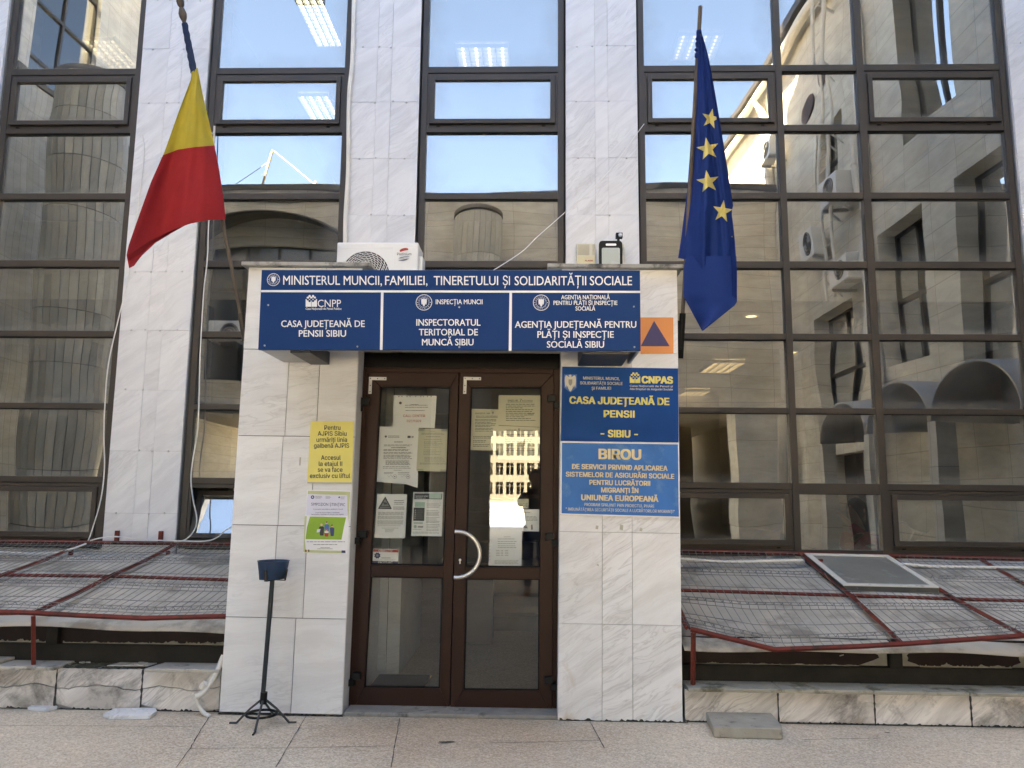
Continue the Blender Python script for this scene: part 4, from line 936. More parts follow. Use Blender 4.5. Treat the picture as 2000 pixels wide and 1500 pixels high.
star(1388,232,20.5,12,lambda y: interp(RX2, y)-5.5, .9); star(1382.5,291,23,-10); star(1382.5,355,23,-8); star(1411,413,23,8, None, .86)
xr = interp(RX2, 463); fl.add([at(xr-6,462,-.345), at(xr-.8,458,-.345), at(xr-.5,467,-.345)], [(0,1,2)], 1)
fl.build('cloth', [MT['flagblue'], MT['staryellow']], o, smooth=True, angle=80)
hb = MB(); n = 14
hb.tube([pp(60+4.2*k)+Vector((.004*math.sin(k*2.6)-.002,-.004,0)) for k in range(n)], [.016+.004*math.sin(k*2.3) for k in range(n)], 10); hb.build('gathered_hem', MT['flagblue'], o, smooth=True)

# ------------------------------------------------------------------ air conditioner, floodlight, alarm boxes on the porch roof
YA = 1.30
ac = empty('air_conditioner', at(735,530,YA), 'white outdoor air conditioner unit with spiral fan grille on the porch roof', 'air conditioner')
def acbox(par, A, B, depth, Y):
    "A left top, B right bottom in world coordinates"
    m = MB(); m.box(A.x, B.x, Y, Y+depth, B.z, A.z); return m.build('case', MT['white'], par, bevel=.012)
A, B = at(658.5,473,YA), at(815,549,YA); B.z = A.z-.56
acbox(ac, A, B, .30, YA)
fr = MB()
W_, H_ = B.x-A.x, A.z-B.z
gc = Vector((A.x+W_*.363, YA, A.z-.30)); gr = W_*.300
fr.disc(gc+Vector((0,-.003,0)), gr, 48, 1, .0025)
for k in range(13): r0 = gr*(.12+.88*k/12); fr.ring(gc+Vector((0,-.016,0)), r0-.0035, r0+.0005, 44, 0, .010)
for k in range(26):
    q0 = 2*math.pi*k/26; pts = []
    for i in range(9):
        t_ = i/8; q = q0+1.15*t_; r0 = gr*(.12+.88*t_); pts.append(gc+Vector((r0*math.cos(q), -.012, r0*math.sin(q))))
    fr.tube(pts, .0026, 4, 0)
fr.ring(gc+Vector((0,-.010,0)), gr*1.0, gr*1.06, 48, 0, .009)
fr.build('fan_grille', [MT['white'], MT['black']], ac)
sm = MB(); xx = A.x+W_*.70
sm.box(xx-.004, xx+.004, YA-.003, YA, B.z+.04, A.z-.05); sm.box(A.x+.03, xx-.02, YA-.003, YA, A.z-.052, A.z-.044); sm.box(xx+.02, B.x-.03, YA-.003, YA, A.z-.052, A.z-.044)
sm.build('front_ridge', MT['signwhite'], ac, bevel=.002)
lg = MB(); c = at(789,488.5,YA); rx = (at(797.5,488,YA)-c).length
lg.prism([c+Vector((rx*math.cos(k*.2618), -.003, rx*.46*math.sin(k*.2618)+rx*.18*math.cos(k*.2618))) for k in range(24)], (0,.002,0), 1)
lg.prism([c+Vector((rx*.9*math.cos(k*.2618)+.004, -.004, rx*.12*math.sin(k*.2618)+rx*.22*math.cos(k*.2618)-.012)) for k in range(24)], (0,.001,0), 0)
lett(lg, 'Platinium', 775.5, 803.5, 498.5, 5, YA-.003, 2, bold=.0)
c = at(789,505,YA); lg.tube([c+Vector((.055*math.cos(q), -.003, .014*math.sin(q)+.009*math.cos(q))) for q in [R(-150+10*k) for k in range(13)]], [.0005+.0035*math.sin(math.pi*k/12) for k in range(13)], 5, 3)
lg.tube([c+Vector((.055*math.cos(q), -.003, .014*math.sin(q)+.009*math.cos(q))) for q in [R(20+10*k) for k in range(14)]], [.0005+.0030*math.sin(math.pi*k/13) for k in range(14)], 5, 3)
lett(lg, 'INVERTER', 781, 796, 506.5, 2.4, YA-.003, 4)
lg.build('logo', [MT['white'], MT['redink'], MT['ink'], MT['navy'], MT['greyink']], ac)
sd_ = MB(); sd_.box(B.x, B.x+.03, YA+.08, YA+.24, A.z-.30, A.z-.10); sd_.box(B.x, B.x+.022, YA+.12, YA+.22, A.z-.44, A.z-.32, 1); sd_.tube([(B.x+.01,YA+.17,A.z-.38),(B.x+.05,YA+.19,A.z-.42),(B.x+.06,YA+.25,A.z-.56)], .012, 8, 2)
sd_.build('valve_cover', [MT['white'], MT['galv'], MT['offwhite']], ac, bevel=.004)
ft = MB()
for x in (A.x+.12, B.x-.16): ft.box(x, x+.05, YA+.0, YA+.30, 3.013, B.z)
ft.build('foot', MT['black'], ac)

def alarm(label, x0, x1, y0, y1, Y, logo):
    o = empty('alarm_siren', at((x0+x1)/2, y1, Y), label, 'alarm siren', 'cream alarm siren boxes on the pier')
    a, b_ = at(x0,y0,Y), at(x1,y1,Y); b_.z = min(b_.z, 3.06)
    MB().box(a.x, b_.x, Y, 1.955, b_.z, a.z).build('case', MT['offwhite'], o, bevel=.006)
    lv = MB(); n = 11; zt, zb = a.z-.012, a.z-.118
    for k in range(n): z = zt+(zb-zt)*(k+.5)/n; lv.box(a.x+.012, a.x+(b_.x-a.x)*.68, Y-.0035, Y-.0005, z-.0018, z+.0018); lv.box(a.x+(b_.x-a.x)*.82, b_.x-.008, Y-.0035, Y-.0005, z-.0018, z+.0018)
    lv.build('louvre', MT['tape'], o)
    if logo:
        s = MB(); s.box(a.x+.008, b_.x-.006, Y-.004, Y-.0005, b_.z+.004, zb-.012, 0); c = Vector(((a.x*.72+b_.x*.28), Y-.005, (b_.z+zb)/2-.005)); s.ring(c, .020, .026, 20, 1, .001); s.tube([c+Vector((-.012,-.001,-.016)), c+Vector((.012,-.001,.014))], .004, 4, 1)
        lett(s, 'ALARM', x0+16, x1-5, y1-5.5, 3.0, Y-.0045, 1, bold=.02)
        s.build('sticker', [plain('cream_label', (.62,.55,.34), .5), MT['redink']], o)
alarm('cream louvred alarm siren box left of the floodlight', 1126, 1163, 475, 516, 1.87, True)
alarm('cream louvred alarm siren box mostly hidden behind the floodlight', 1184, 1220, 476, 516, 1.885, False)
YFL = 1.55
fd = empty('floodlight', at(1192,516,YFL), 'black floodlight with a motion sensor standing on the porch roof', 'floodlight')
a, b_ = at(1170,470,YFL), at(1216,516,YFL); zb = 3.035
def rrect(x0, x1, z0, z1, r, n=5):
    P = []
    for cx, cz, q0 in ((x1-r,z1-r,0),(x0+r,z1-r,90),(x0+r,z0+r,180),(x1-r,z0+r,270)):
        for k in range(n+1): q = R(q0+90*k/n); P.append((cx+r*math.cos(q), cz+r*math.sin(q)))
    return P
m = MB(); m.prism([(x,YFL,z) for x, z in rrect(a.x, b_.x, zb, a.z, .03)], (0,.045,0)); m.build('housing', MT['black'], fd, bevel=.003)
m = MB(); m.prism([(x,YFL-.003,z) for x, z in rrect(a.x+.024, b_.x-.024, zb+.0, a.z-.068, .014)], (0,.0028,0)); m.build('lens', plain('diffuser', (.42,.46,.43), .25, 0, .03, 3), fd)
m = MB(); m.prism([(x,YFL-.003,z) for x, z in rrect(a.x+.06, b_.x-.055, a.z-.048, a.z-.028, .009)], (0,.0028,0)); m.build('carry_slot', MT['paper'], fd)
s1, s2 = at(1203,455,YFL), at(1216,470,YFL)
m = MB(); m.box(s1.x, s2.x, YFL-.01, YFL+.04, s1.z-.045, s1.z); m.box(s1.x+.012, s1.x+.034, YFL+.005, YFL+.03, a.z-.002, s1.z-.046); m.lathe([(.018,0),(.016,.010),(.008,.016)], ((s1.x+s2.x)/2+.008, YFL-.0105, s1.z-.023), 14, 'Y', 1); m.build('motion_sensor', [MT['black'], MT['signwhite']], fd)
m = MB(); m.box(a.x-.02, a.x-.001, YFL+.01, YFL+.03, (a.z+zb)/2-.1, (a.z+zb)/2+.01); m.box(b_.x+.001, b_.x+.014, YFL+.01, YFL+.03, (a.z+zb)/2-.1, (a.z+zb)/2+.01); m.box(a.x-.02, b_.x+.014, YFL+.05, YFL+.07, 3.013, 3.03); m.build('mounting_bracket', MT['black'], fd)

# ------------------------------------------------------------------ cables and pipes
def smooth_path(P, n=6):
    P = [Vector(p) for p in P]; out = []
    for i in range(len(P)-1):
        p0, p1, p2, p3 = P[max(i-1,0)], P[i], P[i+1], P[min(i+2,len(P)-1)]
        for k in range(n):
            t = k/n; out.append(.5*((2*p1)+(p2-p0)*t+(2*p0-5*p1+4*p2-p3)*t*t+(3*p1-p0-3*p2+p3)*t**3))
    return out+[P[-1]]
def cable(name, label, cat, P, r, mat, n=6, parts=None):
    m = MB(); m.tube(smooth_path(P, n), r, 7); return tag(m.build(name, MT[mat], None, smooth=True, loc=P[0]), label, cat)
YC = 1.955
cable('cable', 'thin white cable slung from the window frame across to the porch sign', 'cable', [at(1258,242,1.97), at(1243,262,1.93), at(1180,345,1.6), at(1092,425,1.0), at(1050,462,.5), at(1025,487,.2), at(1000,505,0), at(962,529,-.42)], .0035, 'cable')
cable('cable', 'white cable hanging down the left window strip edge to the mesh', 'cable', [at(277,262,YC), at(281,285,YC), at(279,330,YC), at(264,440,YC-.03), at(250,545,YC-.06), at(232,620,YC-.08), at(212,710,YC-.08), at(205,790,YC-.06), at(203,850,YC-.05), at(204,915,YC-.05), at(197,975,YC-.08), at(180,1035,YC-.10), at(172,1056,YC-.12)], .0055, 'cable')
cable('cable', 'white cable looping down the window beside the left porch wall', 'cable', [at(418,246,1.985), at(415,330,1.985), at(408,430,1.98), at(405,505,1.98), at(398,570,1.97), at(391,690,1.97), at(389,770,1.96), at(386,840,1.96), at(377,895,1.95), at(373,935,1.94), at(377,975,1.92), at(384,1010,1.90), at(380,1035,1.88), at(362,1054,1.86), at(340,1058,1.85)], .006, 'cable')
cable('cable', 'white cable lying along the top edge of the left mesh cover', 'cable', [at(176,1056,1.84), at(195,1051,1.82), at(225,1048,1.80), at(260,1052,1.82), at(300,1055,1.83), at(340,1056,1.83), at(400,1057,1.82), at(425,1049,1.83), at(440,1036,1.84), at(470,1020,1.85)], .006, 'cable')
cable('cable', 'pair of pale cables drooping under the mesh at far left', 'cable', [at(-40,1076,1.70), at(60,1081,1.62), at(110,1079,1.64), at(140,1072,1.7), at(168,1062,1.8)], .008, 'cable')
cable('conduit', 'cream conduit pipe running down the pier to the roof air conditioner', 'conduit', [at(692,-60,1.94), at(691,10,1.94), at(688,120,1.94), at(683,170,1.93), at(681,220,1.94), at(680,330,1.94), at(675,420,1.93), at(674,480,1.93), at(674,540,1.93)], .022, 'pvc', 5)
cable('pipe', 'white pipe under the top edge of the right mesh, left of the hatch', 'pipe', [at(1325,1092,1.68), at(1400,1097,1.66), at(1440,1098,1.66), at(1500,1096,1.67), at(1568,1095,1.70)], .014, 'pvc')
cable('pipe', 'white pipe under the top edge of the right mesh, right of the hatch', 'pipe', [at(1760,1102,1.70), at(1830,1107,1.68), at(1900,1108,1.68), at(2060,1110,1.68)], .014, 'pvc')
pp_ = MB(); YPp = -.02
pp_.tube(smooth_path([at(437,1280,.03), at(418,1322,-.02), at(397,1352,-.05), at(383,1361,-.06)], 5), .017, 10)
pp_.tube(smooth_path([at(436,1292,.02), at(420,1315,.01), at(402,1335,0), at(394,1352,-.03)], 5), .014, 10)
pp_.tube([at(394,1344,-.045), at(402,1334,-.045)], .023, 10)
pp_.tube(smooth_path([at(384,1362,-.03), at(388,1378,-.03), at(398,1392,-.05), at(410,1399,-.06)], 5), .013, 10)
tag(pp_.build('drain_pipe', MT['pvc'], None, smooth=True, loc=at(410,1399,-.05)), 'bent white plastic drain pipe at the foot of the left porch wall', 'drain pipe')

# ------------------------------------------------------------------ ashtray stand
as_ = empty('ashtray_stand', (at(512,1380,-.19).x, -.19, 0), 'blue bucket ashtray on a leaning dark steel post with tripod feet', 'ashtray stand')
YT = -.19
foot = at(513,1365,YT); topc = at(532,1131,YT)
ax = (topc-foot).normalized()
MB().tube([foot, topc], .0145, 10).build('post', plain('post_paint', (.012,.020,.026), .5, 0, .3, 14), as_, smooth=True)
bw = MB(); c0 = at(532.5,1130,YT); c1 = at(534,1096,YT); rb_, rt_ = (at(558,1130,YT)-at(508.5,1130,YT)).length/2, (at(563.5,1096,YT)-at(504,1096,YT)).length/2
bw.lathe([(rb_*.96, 0), (rb_, .004), (rt_, (c1-c0).length), (rt_+.004, (c1-c0).length+.003), (rt_-.004, (c1-c0).length+.003), (rb_*.9, .03), (.01, .028)], c0, 32)
bw.build('bucket', plain('bucket_blue', (.010,.040,.095), .42, 0, .3, 10, dirt=((.02,.02,.02), 14, .56)), as_, smooth=True)
cr = MB()
for k in range(4):
    q = R(-100+90*k); e = Vector((math.cos(q), math.sin(q), 0)); t_ = Vector((-e.y, e.x, 0))
    h0 = (c1-c0).length*.55
    rr = rb_+(rt_-rb_)*.55+.004
    cr.prism([c0+e*(rb_+.003)+t_*.009+Vector((0,0,-.006)), c0+e*(rb_+.003)-t_*.009+Vector((0,0,-.006)), c0+e*rr-t_*.009+Vector((0,0,h0)), c0+e*rr+t_*.009+Vector((0,0,h0))], e*.004)
    cr.box(0,0,0,0,0,0) if False else cr.prism([c0+e*(rb_+.006)+t_*.009+Vector((0,0,-.006)), c0+e*(rb_+.006)-t_*.009+Vector((0,0,-.006)), c0-t_*.009+Vector((0,0,-.006)), c0+t_*.009+Vector((0,0,-.006))], Vector((0,0,-.004)))
cr.build('cradle', plain('cradle_rust', (.03,.022,.018), .7, 0, .3, 14), as_)
hub = at(514.5,1368,YT)
MB().tube([hub-ax*.02, hub+ax*.05], .022, 12).build('hub', MT['black'], as_, smooth=True)
fm = plain('leg_steel', (.06,.058,.055), .6, .3, .3, 14)
for px, py in ((456,1411.5),(496,1432),(571,1410.5)):
    f_ = atz(px, py, .006); dr_ = (f_-hub); dr_.z = 0; dr_.normalize()
    MB().tube([hub+dr_*.018+Vector((0,0,.0)), hub+(f_-hub)*.45+Vector((0,0,.01)), f_-dr_*.02, f_+dr_*.025+Vector((0,0,-.002))], [.008,.007,.0075,.0075], 6).build('leg', fm, as_)
f_ = Vector((2*hub.x-atz(496,1432).x+.03, hub.y+.17, .006)); f_.y = min(f_.y, -.02)
MB().tube([hub, f_], .007, 6).build('leg', fm, as_)
rg = MB(); c = Vector((hub.x-.005, hub.y-.01, .065)); rr = .092
rg.tube([c+Vector((rr*math.cos(k*.2244), rr*math.sin(k*.2244), 0)) for k in range(29)], .008, 6); rg.build('ring', MT['black'], as_, smooth=True)

# ------------------------------------------------------------------ sunken light wells with sheet, mesh guard and plinth
def well(side):
    L_ = side < 0
    X0, X1 = (-5.3, -1.515) if L_ else (1.515, 5.6)
    nm = 'left' if L_ else 'right'
    zt = lambda x: .945 if L_ else .935-.012*(x-1.5)
    if L_: zf = lambda x: interp([(-5.3,.66),(-2.84,.636),(-2.45,.622),(-2.06,.611),(-1.5,.632)], x)
    else: zf = lambda x: interp([(1.4,.62),(1.555,.592),(2.09,.472),(2.64,.50),(2.92,.52),(3.69,.582),(4.4,.55),(5.6,.58)], x)
    zm = lambda x: (.785 if x < -2.7 else .785-.022*(x+2.7)/1.2) if L_ else .738-.018*(x-1.6)
    YB, YM, YE = 1.93, .90, .03
    def gz(x, y):
        if y >= YM: return zm(x)+(zt(x)-zm(x))*(y-YM)/(YB-YM)
        return zf(x)+(zm(x)-zf(x))*(y-YE)/(YM-YE)
    o = empty('mesh_guard', ((X0+X1)/2, 1, .6), 'red framed wire mesh guard left of the porch' if L_ else 'sagging red framed wire mesh guard right of the porch, holding the hatch', 'mesh guard', 'wire mesh guards over the light wells')
    fr = MB(); r = .019
    xs = [X0+(X1-X0)*k/40 for k in range(41)]
    def bar(P, r=.019): fr.tube(P, r, 4)
    bar([(x, YB, zt(x)+.005) for x in (X0, X1)], .018)
    bar([(x, YM, zm(x)-.02) for x in ([X0,-2.7,X1] if L_ else [X0,X1])], .013)
    fx = [x for x in ([-5.3,-2.84,-2.45,-2.06,-1.5] if L_ else [1.555,2.08,2.10,2.64,2.92,3.69,4.4,5.6])]
    bar([(x, YE-.01, zf(x)-.015) for x in fx], .0165)
    for x in ([-4.5,-3.645,-2.79] if L_ else [1.56,2.935,3.715,4.5]):
        bar([(x+.012, YB, zt(x)-.004), (x+.008, 1.4, gz(x,1.4)-.022), (x, YM, zm(x)-.014), (x-.008, .45, gz(x,.45)-.02), (x-.03, YE+.012, zf(x)-.012)], .0125)
        bar([(x+.034, YB, zt(x)-.004), (x+.030, 1.4, gz(x,1.4)-.024), (x+.022, YM, zm(x)-.016), (x+.014, .45, gz(x,.45)-.022), (x-.008, YE+.012, zf(x)-.014)], .009)
    fr.build('frame', MT['redsteel'], o)
    ps_ = [(-2.79,-.012)] if L_ else [(1.565,-.012)]
    for x, y in ps_:
        zb = .286 if L_ else .228
        MB().tube([(x,y,zf(x)-.03), (x+.0,y+.05,zb)], .0165, 4).build('post', MT['redsteel'], o)
    if L_:
        for x in (-3.34,-2.93): MB().box(x, x+.035, 1.93, 1.955, .95, 1.06).build('bracket', MT['redsteel'], o)
        for x in (-3.62,-2.74): MB().box(x, x+.03, 1.70, 1.73, .72, .90).build('strut', MT['redsteel'], o)
    else:
        for x in (3.0,): MB().box(x, x+.03, 1.66, 1.69, .72, .90).build('strut', MT['redsteel'], o)
    wm = MB(); rg = random.Random(4)
    folds = [(YB-.10), 1.28, .62, .10]; mids = [1.60, .95, .36]
    prof = []
    def P(x, y, dz): return (x, y, gz(x, y)+dz)
    skip = (2.955, 3.735, 1.0, 1.92)
    n = int((X1-X0)/.062)
    sag = lambda x, y: -.018*math.sin(math.pi*min(1, max(0, (y-.03)/.87)))*(1 if y < .9 else .4)
    for k in range(n+1):
        x = X0+(X1-X0)*(k+.5)/(n+1); pts = []
        hole = (not L_) and skip[0] < x < skip[1]
        ys = []
        for y in folds: ys += [(y+.05,.0),(y+.018,.032),(y-.018,.0)]
        ys += [(y, 0) for y in mids]; ys.append((YE,.0)); ys.sort(reverse=True)
        jx = rg.uniform(-.004,.004)
        pts = [P(x+jx*(1-y), y, dz+sag(x,y)) for y, dz in ys if not (hole and y > .99)]
        wm.tube(pts, .0023, 4)
    xr = [X0+(X1-X0)*k/30 for k in range(31)]
    segs = [xr] if L_ else [xr]
    for y in folds+mids:
        for dy, dz in (((.05,0),(.018,.032),(-.018,0)) if y in folds else ((0,0),)):
            yy = y+dy
            if (not L_) and yy > .99: parts = [[x for x in xr if x <= 2.97], [x for x in xr if x >= 3.72]]
            else: parts = [xr]
            for p in parts:
                if len(p) > 1: wm.tube([P(x, yy, dz+sag(x,yy)+rg.uniform(-.002,.002)) for x in p], .0023, 4)
    wm.build('wire_mesh', MT['wire'], o)
    # sheet cover and its low front
    w = empty('light_well', ((X0+X1)/2, 1, .3), f'grey plastic sheet roof over the sunken light well {nm} of the porch', 'light well cover', 'sheet roofs over the light wells')
    z0, z1 = (.548, .865) if L_ else (.463, .835)
    def SF(u, v):
        x = X0+(X1-X0)*u; y = .03+1.69*v
        lap = .010*math.sin(x*2.1+1)+.006*math.sin(x*6.3)
        return (x, y, z0+(z1-z0)*v+lap*(1-v*.5)+.012*math.sin(v*9+x)-(.02*(1-min(1, v/.06))))
    sh = MB(); sh.grid(SF, 70, 26); sh.add([], [])
    s = sh.build('sheet', MT['sheet'], w, smooth=True); sol = s.modifiers.new('thick', 'SOLIDIFY'); sol.thickness = .008; sol.offset = -1
    zl, zp, zs = (.285, .395, .58) if L_ else (.228, .325, .50)
    pn = MB(); pn.box(X0, X1, .20, .22, zp, zs); pn.build('front_panel', MT['panelbrown'], w)
    fz = MB(); fz.box(X0, X1, .165, .2195, zl-.01, zp-.0005)
    for x in ([-2.755] if L_ else [2.93, 3.85, 4.7]): fz.box(x-.04, x+.04, .155, .199, zp, zs)
    fz.build('front_frame', MT['darkframe'], w, bevel=.003)
    mt_ = MB(); rg2 = random.Random(12)
    def flake(xa, xb, zb, h, seed):
        rq = random.Random(seed); n = max(4, int((xb-xa)/.008)); ph_ = rq.random()*9; top = [h*(.15+.5*max(0, math.sin(k*.13+ph_)*math.sin(k*.31+2*ph_))+.35*rq.random()**3) for k in range(n+1)]
        mt_.prism([(xa,.196,zb)]+[(xa+(xb-xa)*k/n, .196, zb+top[k]+.002) for k in range(n+1)]+[(xb,.196,zb)], (0,.003,0))
    if L_:
        flake(-2.70,-2.1,zp,.02,1); flake(-2.1,-1.55,zp,.035,2); flake(-3.4,-2.8,zp,.03,3); flake(-2.2,-1.95,.51,.012,4)
    else:
        for xa, xb, h in ((2.70,2.885,.13),(2.975,3.10,.13),(3.70,3.805,.13)):
            rq = random.Random(int(xa*10)); P2 = [(xa if xb-xa > .15 or xa > 3.6 else xb,.196,zp)]
            e0, e1 = (xb, xa) if xa in (2.70,3.70) else (xa, xb)
            pts = [(e0,.196,zp+.005),(e0,.196,zp+h)]; 
            for k in range(7): zq = zp+h-h*k/7; wq = (.25+.3*rq.random()+(.45 if k > 5 else 0)); pts.append((e0+(e1-e0)*wq, .196, zq))
            pts.append((e1,.196,zp+.005)); mt_.prism(pts, (0,.003,0))
        flake(1.6,2.7,zp,.012,7); flake(3.1,3.7,zp,.03,8); mt_.ppx([(1640,1280),(1648,1278),(1648,1280),(1640,1282)], .197, .002)
    mt_.build('flaked_mortar', MT['mortar'], w)
    # plinth
    p_ = empty('low_wall', ((X0+X1)/2, .2, 0), 'cracked stained marble low wall left of the porch' if L_ else 'stained marble low wall with stone coping right of the porch', 'low wall', 'low marble walls before the light wells')
    zc = .262 if L_ else .200
    Yf = .05 if L_ else .02
    bd = MB(); bd.box(X0, X1, Yf+.014, .40, 0, zc); bd.build('core', MT['grout'], p_)
    fc = MB(); rq = random.Random(9)
    jx = sorted([at(px, 1345 if L_ else 1380, Yf).x for px in ((-60,109,277,430) if L_ else (1337,1520,1708,1896,2080))]+([X0] if L_ else [X1]))
    jx = [x for x in jx]
    for i in range(len(jx)-1):
        a, b_ = jx[i]+.004, jx[i+1]-.004
        if L_:
            zz = at(150,1341,Yf).z; n = 14; tp = [zz+.014*math.sin(i*2+k*.55)+rq.uniform(-.006,.006) for k in range(n+1)]
            lo_ = [(a+(b_-a)*k/n, Yf+.003, tp[k]-.004) for k in range(n+1)]; hi_ = [(a+(b_-a)*k/n, Yf, tp[k]+.004) for k in range(n+1)]
            btm = [(b_, Yf+.003, .02), (b_-.1, Yf+.003, .006), (a+.15, Yf+.003, .004), (a, Yf+.003, .012+.03*rq.random())]
            fc.prism(lo_+btm, (0,.02,0)); fc.prism(hi_+[(b_,Yf,zc),(a,Yf,zc)], (0,.02,0))
        else: fc.box(a, b_, Yf+rq.uniform(0,.006), Yf+.03, .006+.008*rq.random(), zc)
    fc.build('facing', MT['plinth'], p_)
    gr_ = MB(); footline(gr_, X0, X1, Yf-.002, .016, 6)
    for x in jx[1:-1]:
        vs = []; n = 12; rq2 = random.Random(int(x*100))
        for k in range(n+1): z = zc*k/n; wq = .0028+.007*rq2.random()**2; vs += [(x-wq, Yf-.002, z), (x+wq, Yf-.002, z)]
        gr_.add(vs, [(2*k, 2*k+1, 2*k+3, 2*k+2) for k in range(n)])
    gr_.build('grime', MT['grime'], p_)
    if L_:
        x1 = at(107,1302,-.02).x; x2 = at(283,1307,-.02).x; zc2 = zc+.001
        m = MB(); m.box(X0, x1-.42, -.025, .33, zc2, zc+.022); m.build('coping_slab', MT['copingpale'], p_, bevel=.004)
        m = MB(); m.prism([(x1-.41,-.03,zc2),(x1+.0,-.028,zc2),(x1+.035,.30,zc2),(x1-.40,.30,zc2)], (0,0,.022)); m.build('coping_slab', MT['copingpale'], p_, bevel=.004)
        m = MB(); m.prism([(x1-.75,-.01,zc+.024),(x1-.41,-.02,zc+.024),(x1-.40,.12,zc+.024),(x1-.38,.28,zc+.024),(x1-.75,.30,zc+.024)], (0,0,.02)); m.build('coping_slab', MT['copingpale'], p_, bevel=.004)
        m = MB(); m.prism([(x2,-.028,zc2),(X1-.004,-.028,zc2),(X1-.004,.34,zc2),(x2+.06,.34,zc2),(x2+.05,.2,zc2),(x2+.02,.08,zc2)], (0,0,.022)); m.build('coping_slab', MT['copingpale'], p_, bevel=.004)
        bed = MB(); bed.grid(lambda u, v: (x1+.0+(x2+.05-x1)*u, Yf+.002+.33*v, zc2+.004+.012*math.sin(17*u+9*v)*math.sin(23*v+4*u)*(1 if 0 < v < 1 else .2)+.006*math.sin(61*u)), 30, 10); bed.build('mortar_bed', MT['moss'], p_)
        rb2 = MB(); rq = random.Random(5)
        for k in range(34):
            x = x1+.05+(x2-x1-.05)*rq.random(); y = Yf+.03+.22*rq.random(); s_ = rq.uniform(.008,.03); q = rq.random()*6.28
            pts = [(x+s_*math.cos(q+j*1.6+rq.uniform(-.3,.3))*(1+.6*(j % 2)), y+s_*.8*math.sin(q+j*1.6), zc+.014) for j in range(4)]; rb2.prism(pts, (0,0,rq.uniform(.004,.012)))
        rb2.prism([(x2-.30,Yf+.02,zc+.013),(x2-.03,Yf+.03,zc+.013),(x2-.01,Yf+.12,zc+.013),(x2-.26,Yf+.13,zc+.013)], (0,0,.006))
        ob = rb2.build('rubble', MT['copingpale'], None, loc=(x1+.3,.2,zc)); ob['kind'] = 'stuff'; tag(ob, 'broken stone chips on the bare mortar bed of the left low wall', 'rubble')
    else:
        xs2 = [X0+.004]+[at(px,1345,-.03).x for px in (1526,1706,1893)]+[4.45, X1]
        for i in range(len(xs2)-1):
            m = MB(); m.box(xs2[i]+.002, xs2[i+1]-.002, -.035+rq.uniform(-.004,.004), .33, zc+.0005, zc+.024+rq.uniform(-.002,.002)); m.build('coping_slab', MT['coping'], p_, bevel=.004)
    return gz
well(-1); gzr = well(1)
# hatch lying on the right guard
ha = empty('hatch', (3.33,1.4,.85), 'white rimmed framed hatch panel lying in the right mesh guard', 'hatch')
def hz(x, y): return .735+(.925-.735)*(y-.99)/(1.9-.99)-.010*(x-3.3)
q = [(2.95,1.89),(3.69,1.89),(3.69,1.04),(2.95,1.04)]; C_ = Vector((sum(a for a, b_ in q)/4, sum(b_ for a, b_ in q)/4, 0))
def inset(p, d): return (p[0]+(d if p[0] < C_.x else -d), p[1]+(d if p[1] < C_.y else -d))
rim = MB(); side = MB()
for i in range(4):
    a, b_ = q[i], q[(i+1) % 4]; ia, ib = inset(a,.05), inset(b_,.05)
    rim.prism([(a[0],a[1],hz(*a)), (b_[0],b_[1],hz(*b_)), (ib[0],ib[1],hz(*ib)), (ia[0],ia[1],hz(*ia))], (0,0,.008), 0)
rim.build('rim', plain('chipped_white_rim', (.60,.56,.48), .5, 0, .08, 8, dirt=((.12,.10,.08), 12, .60)), ha)
sb_ = [inset(p,.004) for p in q]
for i in range(4):
    a, b_ = sb_[i], sb_[(i+1) % 4]; ia, ib = inset(a,.02), inset(b_,.02)
    side.prism([(a[0],a[1],hz(*a)-.075), (b_[0],b_[1],hz(*b_)-.075), (ib[0],ib[1],hz(*ib)-.075), (ia[0],ia[1],hz(*ia)-.075)], (0,0,.074), 0)
side.build('side_frame', plain('peeling_frame', (.075,.07,.06), .7, 0, .3, 9, .3, dirt=((.38,.37,.34), 11, .60)), ha)
ip = [inset(p,.051) for p in q]; MB().prism([(a,b_,hz(a,b_)-.004) for a, b_ in ip], (0,0,.006)).build('panel', plain('dusty_panel', (.19,.18,.155), .35, 0, .2, 3, dirt=((.36,.35,.33), 4, .60)), ha)

# loose pieces on the paving
def slab(label, name, pts, z0, h, mat, cat, bev=.003):
    m = MB(); m.prism([(p[0],p[1],z0) for p in pts], (0,0,h)); return tag(m.build(name, MT[mat], None, bevel=bev, loc=(pts[0][0],pts[0][1],z0)), label, cat)
slab('small broken marble piece on the paving at far left', 'marble_fragment', [tuple(atz(x,y))[:2] for x, y in ((53,1388),(92,1390.5),(112,1385.5),(100,1382),(66,1382.5))], .001, .022, 'porch', 'marble fragment')
slab('larger broken marble tile on the paving below the left low wall', 'marble_fragment', [tuple(atz(x,y))[:2] for x, y in ((200,1402),(212,1405),(292,1405.5),(306,1395.5),(303,1389.5),(224,1390.5))], .001, .024, 'porch', 'marble fragment')
m = MB(); P = [tuple(atz(x,y,.002))[:2] for x, y in ((1394,1441),(1529,1444.5),(1527,1436),(1490,1392),(1383,1391),(1374,1397))]
m.prism([(x,y,.002) for x, y in P], (0,0,.062)); ob = m.build('concrete_slab', MT['concrete'], None, bevel=.006, loc=(P[0][0],P[0][1],.002)); tag(ob, 'loose mossy concrete kerb slab before the right low wall', 'concrete slab')

